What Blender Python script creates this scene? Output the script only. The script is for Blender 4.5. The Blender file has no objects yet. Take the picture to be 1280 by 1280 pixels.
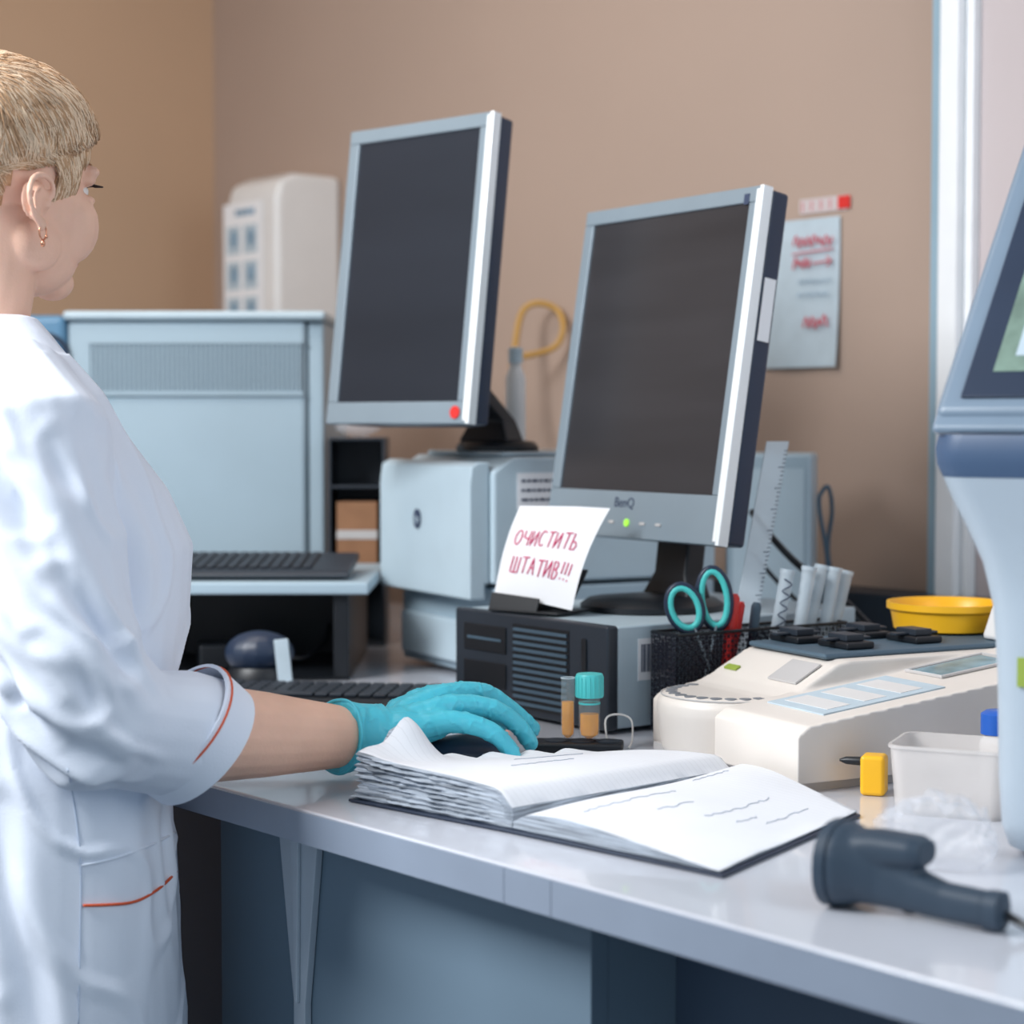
import bpy, bmesh, math, random
from mathutils import Vector, Matrix, noise
from mathutils.bvhtree import BVHTree
random.seed(7)
V=Vector; PI=math.pi
sc=bpy.context.scene; COL=sc.collection
try:
    sc.view_settings.view_transform='Standard'
except Exception: pass

# ------------------------------------------------------------ materials
def lin(c):
    c=c/255.0
    return c/12.92 if c<=0.04045 else ((c+0.055)/1.055)**2.4
def mat(name,rgb,rough=.5,metal=0,var=.05,scale=14,bump=0,bscale=60,trans=0,alpha=1,coat=0,spec=.5,emit=0,sss=0,stretch=None,rule=None):
    m=bpy.data.materials.new(name); m.use_nodes=True
    nt=m.node_tree; b=nt.nodes['Principled BSDF']
    col=(lin(rgb[0]),lin(rgb[1]),lin(rgb[2]))
    tc=nt.nodes.new('ShaderNodeTexCoord'); src=tc.outputs['Object']
    if stretch:
        mp=nt.nodes.new('ShaderNodeMapping'); mp.inputs['Scale'].default_value=stretch
        nt.links.new(src,mp.inputs['Vector']); src=mp.outputs['Vector']
    n=nt.nodes.new('ShaderNodeTexNoise'); n.inputs['Scale'].default_value=scale; n.inputs['Detail'].default_value=3
    nt.links.new(src,n.inputs['Vector'])
    mr=nt.nodes.new('ShaderNodeMapRange'); mr.inputs[1].default_value=.3; mr.inputs[2].default_value=.7
    mr.inputs[3].default_value=1-var; mr.inputs[4].default_value=1+var
    nt.links.new(n.outputs['Fac'],mr.inputs[0])
    vm=nt.nodes.new('ShaderNodeVectorMath'); vm.operation='SCALE'; vm.inputs[0].default_value=col
    nt.links.new(mr.outputs[0],vm.inputs['Scale']); out=vm.outputs[0]
    if rule:   # faint printed ruled lines: (direction, spacing, strength)
        dt=nt.nodes.new('ShaderNodeVectorMath'); dt.operation='DOT_PRODUCT'; dt.inputs[1].default_value=rule[0]
        nt.links.new(tc.outputs['Object'],dt.inputs[0])
        q1=nt.nodes.new('ShaderNodeMath'); q1.operation='MULTIPLY'; q1.inputs[1].default_value=1/rule[1]; nt.links.new(dt.outputs['Value'],q1.inputs[0])
        q2=nt.nodes.new('ShaderNodeMath'); q2.operation='FRACT'; nt.links.new(q1.outputs[0],q2.inputs[0])
        q3=nt.nodes.new('ShaderNodeMath'); q3.operation='LESS_THAN'; q3.inputs[1].default_value=.10; nt.links.new(q2.outputs[0],q3.inputs[0])
        q4=nt.nodes.new('ShaderNodeMath'); q4.operation='MULTIPLY_ADD'; q4.inputs[1].default_value=-rule[2]; q4.inputs[2].default_value=1; nt.links.new(q3.outputs[0],q4.inputs[0])
        v2=nt.nodes.new('ShaderNodeVectorMath'); v2.operation='SCALE'; nt.links.new(out,v2.inputs[0]); nt.links.new(q4.outputs[0],v2.inputs['Scale']); out=v2.outputs[0]
    nt.links.new(out,b.inputs['Base Color'])
    b.inputs['Roughness'].default_value=rough; b.inputs['Metallic'].default_value=metal
    b.inputs['Specular IOR Level'].default_value=spec
    b.inputs['Transmission Weight'].default_value=trans; b.inputs['Alpha'].default_value=alpha
    b.inputs['Coat Weight'].default_value=coat
    if sss:
        b.inputs['Subsurface Weight'].default_value=sss; b.inputs['Subsurface Radius'].default_value=(.01,.004,.002)
    if emit:
        nt.links.new(vm.outputs[0],b.inputs['Emission Color']); b.inputs['Emission Strength'].default_value=emit
    if bump:
        n2=nt.nodes.new('ShaderNodeTexNoise'); n2.inputs['Scale'].default_value=bscale; n2.inputs['Detail'].default_value=4
        nt.links.new(src,n2.inputs['Vector'])
        bp_=nt.nodes.new('ShaderNodeBump'); bp_.inputs['Strength'].default_value=bump; bp_.inputs['Distance'].default_value=.002
        nt.links.new(n2.outputs['Fac'],bp_.inputs['Height']); nt.links.new(bp_.outputs[0],b.inputs['Normal'])
    return m
M={}
M['wall']=mat('wall_paint',(178,156,142),.8,var=.03,scale=2,bump=.15,bscale=80)
M['wall_l']=mat('wall_paint_left',(194,162,134),.8,var=.03,scale=2,bump=.15,bscale=80)
M['wall_p']=mat('wall_paint_pale',(202,190,190),.8,var=.03,scale=2)
M['floor']=mat('floor_vinyl',(96,104,112),.5,var=.1,scale=5)
M['ceil']=mat('ceiling_paint',(225,225,225),.9,var=.02)
M['trimb']=mat('trim_blue',(150,178,194),.4,var=.04)
M['trimw']=mat('trim_white',(244,246,248),.35,var=.03)
M['top']=mat('laminate_top',(206,209,218),.20,var=.03,scale=8,coat=.5)
M['edge']=mat('laminate_edge',(146,157,174),.38,var=.04)
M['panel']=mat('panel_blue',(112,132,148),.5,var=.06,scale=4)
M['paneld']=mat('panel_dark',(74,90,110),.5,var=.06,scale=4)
M['bracket']=mat('bracket_metal',(190,200,210),.4,metal=.1,var=.04)
M['lb']=mat('plastic_lightblue',(162,182,194),.42,var=.03,scale=6)
M['lb2']=mat('plastic_lightblue_trim',(182,200,210),.4,var=.03)
M['blue']=mat('plastic_blue',(88,132,164),.4,var=.04)
M['slot']=mat('slot_dark',(74,96,112),.6,var=.05)
M['cyan']=mat('cyan_plastic',(70,200,215),.4)
M['silver']=mat('silver_plastic',(138,152,162),.34,metal=.15,var=.03)
M['edge_glint']=mat('bezel_highlight',(246,249,250),.2,var=.02,coat=.5)  # near-white colour that paints the specular glint on monitor edges
M['casing']=mat('casing_dark',(38,52,74),.4,var=.06)
M['screen']=mat('screen_glass',(42,46,54),.28,var=.12,scale=3,spec=.4,stretch=(.6,.6,3))
M['screen2']=mat('screen_glass_reflections',(54,53,56),.28,var=.2,scale=3,spec=.4,stretch=(.5,.5,5))  # stretched tone bands painted in as faint screen reflections
M['black']=mat('black_plastic',(20,24,30),.42,var=.08)
M['dark']=mat('dark_plastic',(40,48,58),.45,var=.08)
M['key']=mat('key_plastic',(34,42,52),.5,var=.1)
M['navy']=mat('navy_plastic',(32,46,68),.4,var=.08)
M['paper']=mat('paper',(238,239,242),.8,var=.02,scale=9)
M['page']=mat('ledger_page',(230,232,237),.85,var=.03,scale=12,rule=((.60,.80,0),.0075,.09))
M['paper_b']=mat('paper_blue',(186,202,212),.8,var=.05,scale=30)
M['pink']=mat('magenta_ink',(222,62,118),.7)
M['redink']=mat('red_ink',(206,52,74),.7)
M['red']=mat('red_plastic',(216,48,44),.4)
M['ink']=mat('dark_ink',(50,62,88),.7)
M['pic']=mat('picture_blue',(132,160,182),.8,var=.25,scale=60)
M['wwhite']=mat('white_plastic',(226,225,224),.35,var=.02)
M['tub']=mat('milky_plastic',(238,232,228),.35,var=.02,alpha=.5)
M['cream']=mat('cream_plastic',(230,222,214),.42,var=.03,scale=8)
M['creamd']=mat('cream_shade',(194,191,190),.5,var=.04)
M['hole']=mat('tube_well',(126,130,136),.6,var=.04)
M['glassblue']=mat('display_glass',(120,158,172),.15,var=.25,scale=40)
M['yellow']=mat('yellow_plastic',(250,188,34),.38,var=.03)
M['ycable']=mat('yellow_cable',(190,146,74),.5)
M['green']=mat('green_light',(150,215,70),.4,emit=.8)
M['led']=mat('orange_light',(240,110,40),.4,emit=1)
M['teal']=mat('teal_rubber',(76,200,196),.45)
M['tealcap']=mat('teal_cap',(84,205,205),.4,var=.04)
M['glove']=mat('glove_nitrile',(82,202,222),.40,var=.06,scale=30,bump=.45,bscale=120,sss=.1)
M['clear']=mat('clear_plastic',(215,230,236),.08,alpha=.16,spec=.9)
M['clear2']=mat('frosted_plastic',(220,232,240),.3,alpha=.62,spec=.6)
M['bag']=mat('plastic_film',(232,234,240),.3,alpha=.24,spec=.7)
M['amber']=mat('amber_liquid',(240,164,34),.12,var=.12,scale=60,emit=.08,alpha=.85)  # slight emission brightens the liquid, which is no light source
M['brown']=mat('cardboard',(150,108,78),.8,var=.1,scale=30)
M['skin']=mat('skin',(240,194,170),.55,var=.05,scale=25,bump=.15,bscale=350,sss=.12,spec=.35)
M['lips']=mat('lips',(206,138,130),.45)
M['hair']=mat('blond_hair',(206,166,130),.7,var=.2,scale=50,spec=.25)
M['hair2']=mat('blond_hair_light',(240,212,182),.65,var=.1,scale=60,spec=.3)
M['hairb']=mat('hair_base',(190,150,116),.9,var=.15,scale=60,spec=.1)
M['eye']=mat('eye_white',(235,232,228),.2)
M['iris']=mat('iris',(60,80,90),.15)
M['lash']=mat('lash',(40,30,30),.6)
M['gold']=mat('gold',(214,150,120),.25,metal=.9)
M['coat']=mat('coat_cotton',(232,238,250),.75,var=.02,scale=6,bump=.12,bscale=500,spec=.3)
M['piping']=mat('orange_piping',(214,88,48),.6)
M['seam']=mat('seam_thread',(190,202,222),.8)
M['trouser']=mat('trousers',(150,170,195),.8)
M['shoe']=mat('shoe_white',(220,222,226),.5)
M['pages']=mat('page_edges',(160,168,178),.85,var=.6,scale=5,stretch=(3,3,190))
M['cover']=mat('book_cover',(34,46,66),.5)
M['greyg']=mat('grey_green',(150,170,70),.5)
M['machine']=mat('machine_shell',(180,193,204),.35,var=.03)
M['mframe']=mat('machine_frame',(124,142,160),.35,var=.03)
M['mblue']=mat('machine_blue',(72,94,124),.4,var=.03)
M['scrn2']=mat('lit_display',(120,142,130),.25,var=.25,scale=30,emit=.04)
M['scan']=mat('scanner_rubber',(48,64,80),.55,var=.08)
M['mesh']=mat('wire_mesh',(26,30,44),.45,metal=.4)

# ------------------------------------------------------------ mesh builder
def cat(pts,k=6):
    pts=[V(p) for p in pts]; out=[]
    for i in range(len(pts)-1):
        p0=pts[max(i-1,0)];p1=pts[i];p2=pts[i+1];p3=pts[min(i+2,len(pts)-1)]
        for j in range(k):
            t=j/k
            out.append(.5*((2*p1)+(p2-p0)*t+(2*p0-5*p1+4*p2-p3)*t*t+(3*p1-p0-3*p2+p3)*t**3))
    out.append(pts[-1]); return out
def resamp(r,m):
    out=[]
    for i in range(m):
        x=i*(len(r)-1)/(m-1); k=min(int(x),len(r)-2); out.append(r[k]*(1-(x-k))+r[k+1]*(x-k))
    return out
class MB:
    def __init__(s,T=None): s.bm=bmesh.new(); s.T=T or Matrix()
    def add(s,vs,fs,mi=0):
        bv=[s.bm.verts.new(s.T@V(v)) for v in vs]
        for f in fs:
            try:
                fc=s.bm.faces.new([bv[i] for i in f]); fc.material_index=mi
            except ValueError: pass
        return s
    def box(s,x0,x1,y0,y1,z0,z1,mi=0,R=None):
        vs=[(x,y,z) for x in (x0,x1) for y in (y0,y1) for z in (z0,z1)]
        if R is not None:
            c=V(((x0+x1)/2,(y0+y1)/2,(z0+z1)/2)); vs=[c+R@(V(v)-c) for v in vs]
        return s.add(vs,[(0,1,3,2),(4,6,7,5),(0,4,5,1),(2,3,7,6),(0,2,6,4),(1,5,7,3)],mi)
    def prism(s,poly,ax,c0,c1,mi=0):
        n=len(poly)
        def f(p,c): return {'x':(c,p[0],p[1]),'y':(p[0],c,p[1]),'z':(p[0],p[1],c)}[ax]
        vs=[f(p,c0) for p in poly]+[f(p,c1) for p in poly]
        fs=[tuple(range(n)),tuple(range(2*n-1,n-1,-1))]+[(i,(i+1)%n,n+(i+1)%n,n+i) for i in range(n)]
        return s.add(vs,fs,mi)
    def loft(s,rings,cap=True,mi=0,closed=False):
        n=len(rings[0]); vs=[v for r in rings for v in r]; fs=[]; m=len(rings)
        for k in range(m if closed else m-1):
            a=k*n;b=((k+1)%m)*n
            for i in range(n): fs.append((a+i,a+(i+1)%n,b+(i+1)%n,b+i))
        if cap and not closed: fs+= [tuple(range(n))[::-1],tuple(range((m-1)*n,m*n))]
        return s.add(vs,fs,mi)
    def tube(s,pts,r,n=8,mi=0,flat=1,closed=False):
        pts=[V(p) for p in pts]; m=len(pts)
        if not isinstance(r,(list,tuple)): r=[r]*m
        elif len(r)!=m: r=resamp(r,m)
        rings=[]; a=None
        for i in range(m):
            if closed: t=(pts[(i+1)%m]-pts[i-1])
            else: t=(pts[min(i+1,m-1)]-pts[max(i-1,0)])
            t.normalize()
            if a is None:
                a=V((0,0,1)) if abs(t.z)<.9 else V((1,0,0))
            a=(a-t*a.dot(t)); a.normalize(); b=t.cross(a)
            rings.append([pts[i]+(a*math.cos(2*PI*k/n)*flat+b*math.sin(2*PI*k/n))*r[i] for k in range(n)])
        return s.loft(rings,mi=mi,closed=closed)
    def lathe(s,prof,n=32,c=(0,0,0),mi=0,sx=1,sy=1,cap=True):
        rings=[[V((c[0]+r*sx*math.cos(2*PI*k/n),c[1]+r*sy*math.sin(2*PI*k/n),c[2]+z)) for k in range(n)] for r,z in prof]
        return s.loft(rings,mi=mi,cap=cap)
    def ell(s,c,rad,B=None,nu=16,nv=10,mi=0):
        c=V(c); vs=[];fs=[]
        B=B or Matrix.Identity(3)
        vs.append(c+B@V((0,0,rad[2])))
        for j in range(1,nv):
            t=PI*j/nv
            for i in range(nu):
                p=2*PI*i/nu
                vs.append(c+B@V((rad[0]*math.sin(t)*math.cos(p),rad[1]*math.sin(t)*math.sin(p),rad[2]*math.cos(t))))
        vs.append(c+B@V((0,0,-rad[2])))
        for i in range(nu): fs.append((0,1+i,1+(i+1)%nu))
        for j in range(nv-2):
            for i in range(nu):
                a=1+j*nu; fs.append((a+i,a+nu+i,a+nu+(i+1)%nu,a+(i+1)%nu))
        L=len(vs)-1; a=1+(nv-2)*nu
        for i in range(nu): fs.append((L,a+(i+1)%nu,a+i))
        return s.add(vs,fs,mi)
    def mesh(s,name,recalc=True):
        if recalc: bmesh.ops.recalc_face_normals(s.bm,faces=s.bm.faces)
        me=bpy.data.meshes.new(name); s.bm.to_mesh(me); s.bm.free(); return me
    def build(s,name,m,parent=None,bevel=0,seg=2,smooth=True,world=False,label=None,ang=35):
        return link(name,s.mesh(name),m,parent,bevel,seg,smooth,world,label,ang)
def lmat(o): return Matrix.LocRotScale(o.location,o.rotation_euler,None)
def link(name,me,m,parent=None,bevel=0,seg=2,smooth=True,world=False,label=None,ang=35):
    o=bpy.data.objects.new(name,me); COL.objects.link(o)
    for x in (m if isinstance(m,(list,tuple)) else [m]): me.materials.append(x)
    if parent is not None:
        o.parent=parent
        if world: me.transform(lmat(parent).inverted())
    if smooth:
        me.polygons.foreach_set('use_smooth',[True]*len(me.polygons))
        if ang<170: me.set_sharp_from_angle(angle=math.radians(ang))
    if bevel:
        b=o.modifiers.new('bevel','BEVEL'); b.width=bevel; b.segments=seg; b.limit_method='ANGLE'; b.angle_limit=math.radians(35)
        b.use_clamp_overlap=True
        w=o.modifiers.new('wn','WEIGHTED_NORMAL')
    if label: o['label']=label
    return o
def thing(name,label,cat_,loc=(0,0,0),rotz=0,group=None):
    o=bpy.data.objects.new(name,None); COL.objects.link(o); o.empty_display_size=.05
    o.location=loc; o.rotation_euler=(0,0,rotz); o['label']=label; o['category']=cat_
    if group: o['group']=group
    return o
def tag(o,label,cat_,group=None):
    o['label']=label; o['category']=cat_
    if group: o['group']=group
    return o
def remesh(mb,name,voxel,it=4,fac=.5):
    me=mb.mesh(name+'_src'); o=bpy.data.objects.new('tmp',me); COL.objects.link(o)
    r=o.modifiers.new('r','REMESH'); r.mode='VOXEL'; r.voxel_size=voxel
    if it:
        s=o.modifiers.new('s','SMOOTH'); s.iterations=it; s.factor=fac
    dg=bpy.context.evaluated_depsgraph_get(); dg.update()
    out=bpy.data.meshes.new_from_object(o.evaluated_get(dg)); out.name=name
    bpy.data.objects.remove(o); bpy.data.meshes.remove(me)
    out.materials.clear(); return out
def text_mesh(body,size,extr=.0002,off=0.0,shear=0):
    c=bpy.data.curves.new('t','FONT'); c.body=body; c.size=size; c.extrude=extr; c.offset=off; c.shear=shear
    c.align_x='CENTER'; c.align_y='CENTER'
    o=bpy.data.objects.new('tmp',c); COL.objects.link(o)
    dg=bpy.context.evaluated_depsgraph_get(); dg.update()
    me=bpy.data.meshes.new_from_object(o.evaluated_get(dg)); bpy.data.objects.remove(o); return me
def text(body,size,m,parent,T,extr=.0002,off=0,shear=0,name='lettering'):
    me=text_mesh(body,size,extr,off,shear); me.transform(T)
    return link(name,me,m,parent,smooth=False)
def rot(dx,dy): return math.atan2(dy,dx)
FRONT=Matrix.Rotation(PI/2,4,'X')      # text facing local -Y
def Tl(x,y,z): return Matrix.Translation((x,y,z))
HEX=[(0,1,2,3),(4,5,6,7),(0,1,5,4),(1,2,6,5),(2,3,7,6),(3,0,4,7)]

# ------------------------------------------------------------ camera
CAMZ=1.25; PITCH=math.atan(110/2400)
cam=bpy.data.cameras.new('camera'); co=bpy.data.objects.new('camera',cam); COL.objects.link(co)
cam.sensor_width=36; cam.lens=67.5; co.location=(0,0,CAMZ); co.rotation_euler=(PI/2-PITCH,0,0)
cam.dof.use_dof=True; cam.dof.focus_distance=1.80; cam.dof.aperture_fstop=4.4
sc.camera=co
def ray(px,py):
    a=PITCH
    return V((1,0,0))*((px-640)/2400)+V((0,math.cos(a),-math.sin(a)))-V((0,math.sin(a),math.cos(a)))*((py-640)/2400)
def at_y(px,py,Y):
    d=ray(px,py); return V((0,0,CAMZ))+d*(Y/d.y)

# ------------------------------------------------------------ room
C0=V((-.293,1.76,0)); RZ=rot(.648,-.762); HD=.92
def D(x,y,z=0): return V((C0.x+.648*x+.762*y, C0.y-.762*x+.648*y, z))
def struct(name,mb,m,bevel=0):
    o=mb.build(name,m,bevel=bevel); o.location=C0; o.rotation_euler=(0,0,RZ); o['kind']='structure'; return o
struct('floor',MB().box(-2.17,3.2,-3.2,1.4,-.1,0),M['floor'])
struct('ceiling',MB().box(-2.17,3.2,-3.2,1.4,2.8,2.9),M['ceil'])
struct('wall_back',MB().box(-2.17,3.2,1.3,1.4,0,2.8),M['wall'])
struct('wall_left',MB().box(-2.17,-2.07,-3.2,1.3,0,2.8),M['wall_l'])
struct('wall_right',MB().box(-.071,3.2,1.285,1.2995,0,2.8),M['wall_p'])
struct('trim_1',MB().box(-.138,-.118,1.265,1.2995,.93,2.8),M['trimb'],.002)
struct('trim_2',MB().box(-.1175,-.086,1.255,1.2995,.93,2.36).box(-.1175,-.082,1.25,1.2995,2.362,2.8).box(-.085,-.0715,1.27,1.2995,.93,2.8),M['trimw'],.002)
struct('trim_3',MB().box(-.62,1.6,1.215,1.2995,.925,1.012),M['dark'],.003)

# ------------------------------------------------------------ desk
dk=thing('desk','long pale grey laminate laboratory desk with blue panels beneath','desk',(C0.x,C0.y,0),RZ)
MB().box(-2.06,1.7,.003,1.21,.891,HD).build('worktop',M['top'],dk,bevel=.003)
MB().box(-2.06,.4425,0,.003,.8915,.9185).box(.4433,.4955,0,.003,.8915,.9185).box(.4963,1.7,0,.003,.8915,.9185).build('edge_band',M['edge'],dk)
MB().box(-.037,.485,.05,.068,.02,.89).build('front_panel',M['panel'],dk,bevel=.001)
MB().box(-.037,-.02,.068,1.1,.02,.89).build('side_panel',M['panel'],dk)
MB().box(.468,.485,.068,1.1,.02,.89).build('side_panel',M['panel'],dk)
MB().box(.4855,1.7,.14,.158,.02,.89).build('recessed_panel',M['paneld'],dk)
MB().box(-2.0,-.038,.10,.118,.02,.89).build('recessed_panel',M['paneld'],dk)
MB().prism([(.074,.89),(.138,.89),(.116,.73),(.114,.02),(.100,.02),(.098,.73)],'y',.042,.0495).prism([(.100,.885),(.112,.885),(.109,.73),(.105,.73)],'y',.038,.042).build('bracket',M['bracket'],dk,bevel=.001)

# ------------------------------------------------------------ analyser box (back left)
an=thing('laboratory_analyser','large pale blue laboratory analyser with ventilation grille behind the woman','analyser',(-.48,3.1,HD))
MB().box(-.19,.17,-.2,.2,.012,.485).build('housing',M['lb'],an,bevel=.008)
MB().box(.1705,.196,-.19,.2,.012,.485).build('side_channel',M['lb'],an,bevel=.005)
MB().box(-.195,.2,-.21,.205,.4855,.500).build('top_cover',M['lb2'],an,bevel=.006)
MB().box(-.258,-.191,-.205,.2,.012,.494).build('side_panel',M['blue'],an,bevel=.012,seg=3)
MB().box(-.155,.163,-.2025,-.2005,.375,.455).build('grille_recess',M['slot'],an)
g=MB()
for i in range(44):
    x=-.152+i*.0072; g.box(x,x+.0036,-.2045,-.2026,.379,.451)
g.box(-.157,.165,-.206,-.2026,.451,.457).box(-.157,.165,-.206,-.2026,.373,.379)
g.build('grille',M['lb'],an)
ring=[V((-.222+.034*math.cos(t*PI/16),-.207,.43+.034*math.sin(t*PI/16))) for t in range(32)]
MB().tube(ring,.004,8,closed=True).build('dial_ring',M['navy'],an)
MB(Tl(-.138,-.203,.355)@Matrix.Rotation(PI/2,4,'X')).lathe([(.004,0),(.009,.0),(.009,.008),(.002,.011)],20).build('knob',M['cyan'],an)
for x in(-.17,.17):
    for y in(-.16,.16): MB().lathe([(.015,0),(.017,.004),(.015,.0125)],16,(x,y,0)).build('foot',M['black'],an)

# ------------------------------------------------------------ dispenser + poster on back wall
dp=thing('wall_dispenser','white rounded dispenser cabinet mounted on the tan wall','dispenser',D(-1.683,1.2985,1.385),RZ)
MB().prism([(-.155,0),(-.155,.30),(-.145,.335),(-.11,.352),(0,.352),(0,0)],'x',-.09,.09).build('cabinet',M['wwhite'],dp,bevel=.014,seg=3)
MB().box(-.086,.086,-.158,-.1555,.05,.06).build('slot',M['creamd'],dp)
po=thing('hand_washing_poster','small white instruction sheet with six pictures on dispenser front','poster',D(-1.70,1.1425,1.46),RZ)
MB().box(-.078,.062,-.0013,0,-.03,.225).build('sheet',M['paper'],po)
MB().box(-.035,.035,-.0016,-.0013,.2,.212).build('heading',M['pic'],po)
for i in range(2):
    for j in range(3):
        x=-.066+i*.062; z=-.015+j*.07
        q=MB().box(x,x+.048,-.0018,-.0014,z,z+.055).build('picture',M['paper_b'],po)
        MB().ell((x+.026,-.0022,z+.03),(.014,.0006,.018)).build('hand_drawing',M['pic'],q)

# ------------------------------------------------------------ notes on back wall
nt_=thing('handwritten_notice','pale sheet with red handwriting pinned on wall right of monitor','notice',D(-.40,1.2985,1.335),RZ)
pm=MB()
W_,H_=12,14
vs=[];fs=[]
for j in range(H_+1):
    for i in range(W_+1):
        u=i/W_;w=j/H_
        vs.append((-.075+.15*u, -.003-.004*math.sin(u*5)*(1-w)-.012*(u*(1-w))**2, .222*w))
for j in range(H_):
    for i in range(W_): a=j*(W_+1)+i; fs.append((a,a+1,a+W_+2,a+W_+1))
pm.add(vs,fs).build('sheet',M['paper_b'],nt_,ang=180)
def squig(mb,x0,x1,z,amp,y,n,r,seed):
    rnd=random.Random(seed); pts=[]
    for i in range(n+1):
        pts.append((x0+(x1-x0)*i/n,y,z+amp*(1 if i%2 else -1)*rnd.uniform(.35,1)))
    mb.tube(cat(pts,3),r,5)
for args in ((-.01,.066,.188,.010,-.0095,13,.0013,1),(-.01,.024,.156,.009,-.0095,7,.0013,2),(.014,.060,.066,.012,-.013,8,.0014,3)):
    s=MB(); squig(s,*args); s.build('handwriting',M['redink'],nt_)
MB().tube([(-.012,-.0095,.170),(.066,-.0095,.174)],.0011,5).build('underline',M['redink'],nt_)
MB().tube([(.028,-.0095,.154),(.064,-.0095,.157),(.055,-.0095,.163)],.0012,5).tube([(.064,-.0095,.157),(.056,-.0095,.149)],.0012,5).build('arrow',M['redink'],nt_)
for args in ((.0,.064,.128,.004,-.0095,16,.0006,5),(.0,.06,.108,.004,-.011,16,.0006,6)):
    s=MB(); squig(s,*args); s.build('handwriting',M['pic'],nt_)
tp=thing('tape_strip','narrow strip of clear tape with red tab above the handwritten notice','tape',D(-.375,1.2985,1.565),RZ)
MB().box(-.03,.062,-.0012,0,0,.022).build('strip',M['wall_p'],tp)
MB().box(.045,.068,-.003,-.0013,.002,.021).build('red_tab',M['red'],tp,bevel=.001)
for i in range(4): MB().box(-.025+i*.018,-.0235+i*.018,-.0018,-.0013,.004,.018).build('tick_mark',M['redink'],tp)

# ------------------------------------------------------------ keyboard stand, keyboards
ks=thing('keyboard_stand','thin pale shelf over dark open gap holding the left keyboard','stand',(-.395,2.62,HD))
MB().box(-.215,.212,-.175,.165,.112,.128).build('shelf_top',M['lb'],ks,bevel=.003)
MB().box(-.2,-.18,-.16,.16,.004,.1118).build('side_panel',M['slot'],ks,bevel=.002)
MB().box(.165,.185,-.16,.16,.004,.1118).build('side_panel',M['black'],ks,bevel=.002)
MB().box(-.1795,.1645,.10,.12,.004,.1118).build('back_panel',M['black'],ks)
MB().box(-.2,.185,-.16,.16,0,.0038).build('bottom_plate',M['black'],ks)
bx2=thing('power_supply','small black power supply unit inside the dark gap under keyboard shelf','power supply',(-.37,2.56,HD+.0041),.2)
MB().box(-.05,.06,-.03,.03,0,.035).build('housing',M['black'],bx2,bevel=.005,seg=3)
MB().tube(cat([(.06,0,.015),(.09,-.01,.012),(.12,.01,.03),(.13,.04,.05)],5),.003,8).build('lead',M['black'],bx2)
def keyboard(name,label,loc,rz,w,d,base,keys,tilt,th=.018,rows=5,cols=15,kx1=None,kh=.005):
    k=thing(name,label,'keyboard',loc,rz)
    T=Matrix.Rotation(tilt,4,'X')
    MB(T).prism([(-d/2,.002),(-d/2,th*.7),(-d/2+.012,th),(d/2,th*1.1),(d/2,.002)],'x',-w/2,w/2).build('base',base,k,bevel=.003)
    m=MB(T); x0=-w/2+.012; x1=(kx1 if kx1 is not None else w/2-.012); pw=(x1-x0)/cols; y0=-d/2+.022; ph=(d-.035)/rows
    for r in range(rows):
        c=0
        while c<cols:
            L=5 if (r==0 and c==4) else 1
            L=min(L,cols-c)
            m.box(x0+c*pw+.0012,x0+(c+L)*pw-.0012,y0+r*ph+.001,y0+(r+1)*ph-.001,th*1.0,th*1.0+kh); c+=L
    m.build('keys',keys,k,bevel=.0012,seg=1)
    return k
keyboard('keyboard','dark keyboard with black keys on the thin pale shelf',(-.41,2.555,1.0545),0,.40,.17,M['dark'],M['key'],math.radians(4),rows=7,cols=24,kx1=.15,kh=.004,th=.012)
keyboard('keyboard','black keyboard lying on the desk in front of the printer',(-.235,2.265,HD+.001),math.radians(-8),.32,.12,M['black'],M['key'],math.radians(1.5),th=.012,cols=17)

pr=thing('laser_printer','pale blue laser printer carrying the left monitor','printer',(-.158,2.662,HD),rot(.48,-.877))
MB().box(.002,.278,.005,.34,.006,.122).build('paper_tray',M['lb'],pr,bevel=.005,seg=3)
MB().box(.02,.26,-.006,.004,.018,.075).build('tray_front',M['lb2'],pr,bevel=.004,seg=3)
MB().prism([(.0,.127),(.0,.27),(.03,.288),(.34,.288),(.34,.127)],'x',0,.28).build('housing',M['lb2'],pr,bevel=.005,seg=3)
MB().prism([(-.03,.108),(-.03,.252),(-.027,.276),(-.016,.282),(-.001,.282),(-.001,.127),(-.007,.127),(-.007,.108)],'x',.004,.272).build('front_cover',M['lb2'],pr,bevel=.003,seg=3)
MB().box(.03,.25,.03,.30,.2885,.294).build('output_lid',M['lb2'],pr,bevel=.003)
MB().box(.01,.27,.31,.338,.2885,.298).build('rear_lid',M['lb2'],pr,bevel=.003)
MB().box(.2805,.2812,.034,.1,.222,.268).build('side_label',M['paper'],pr)
s=MB()
for i in range(3):
    x=.04
    while x<.09:
        L=random.uniform(.004,.011); s.box(.2813,.2816,x,min(x+L,.095),.256-i*.012,.2595-i*.012); x+=L+.002
s.build('label_print',M['ink'],pr)
lg=MB(Tl(.125,-.031,.205)@FRONT).lathe([(.013,0),(.013,.0015)],28,sx=.75).build('emblem',M['ink'],pr)
text('hp',.015,M['lb2'],lg,Tl(.125,-.0328,.205)@FRONT,shear=.3)

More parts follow.
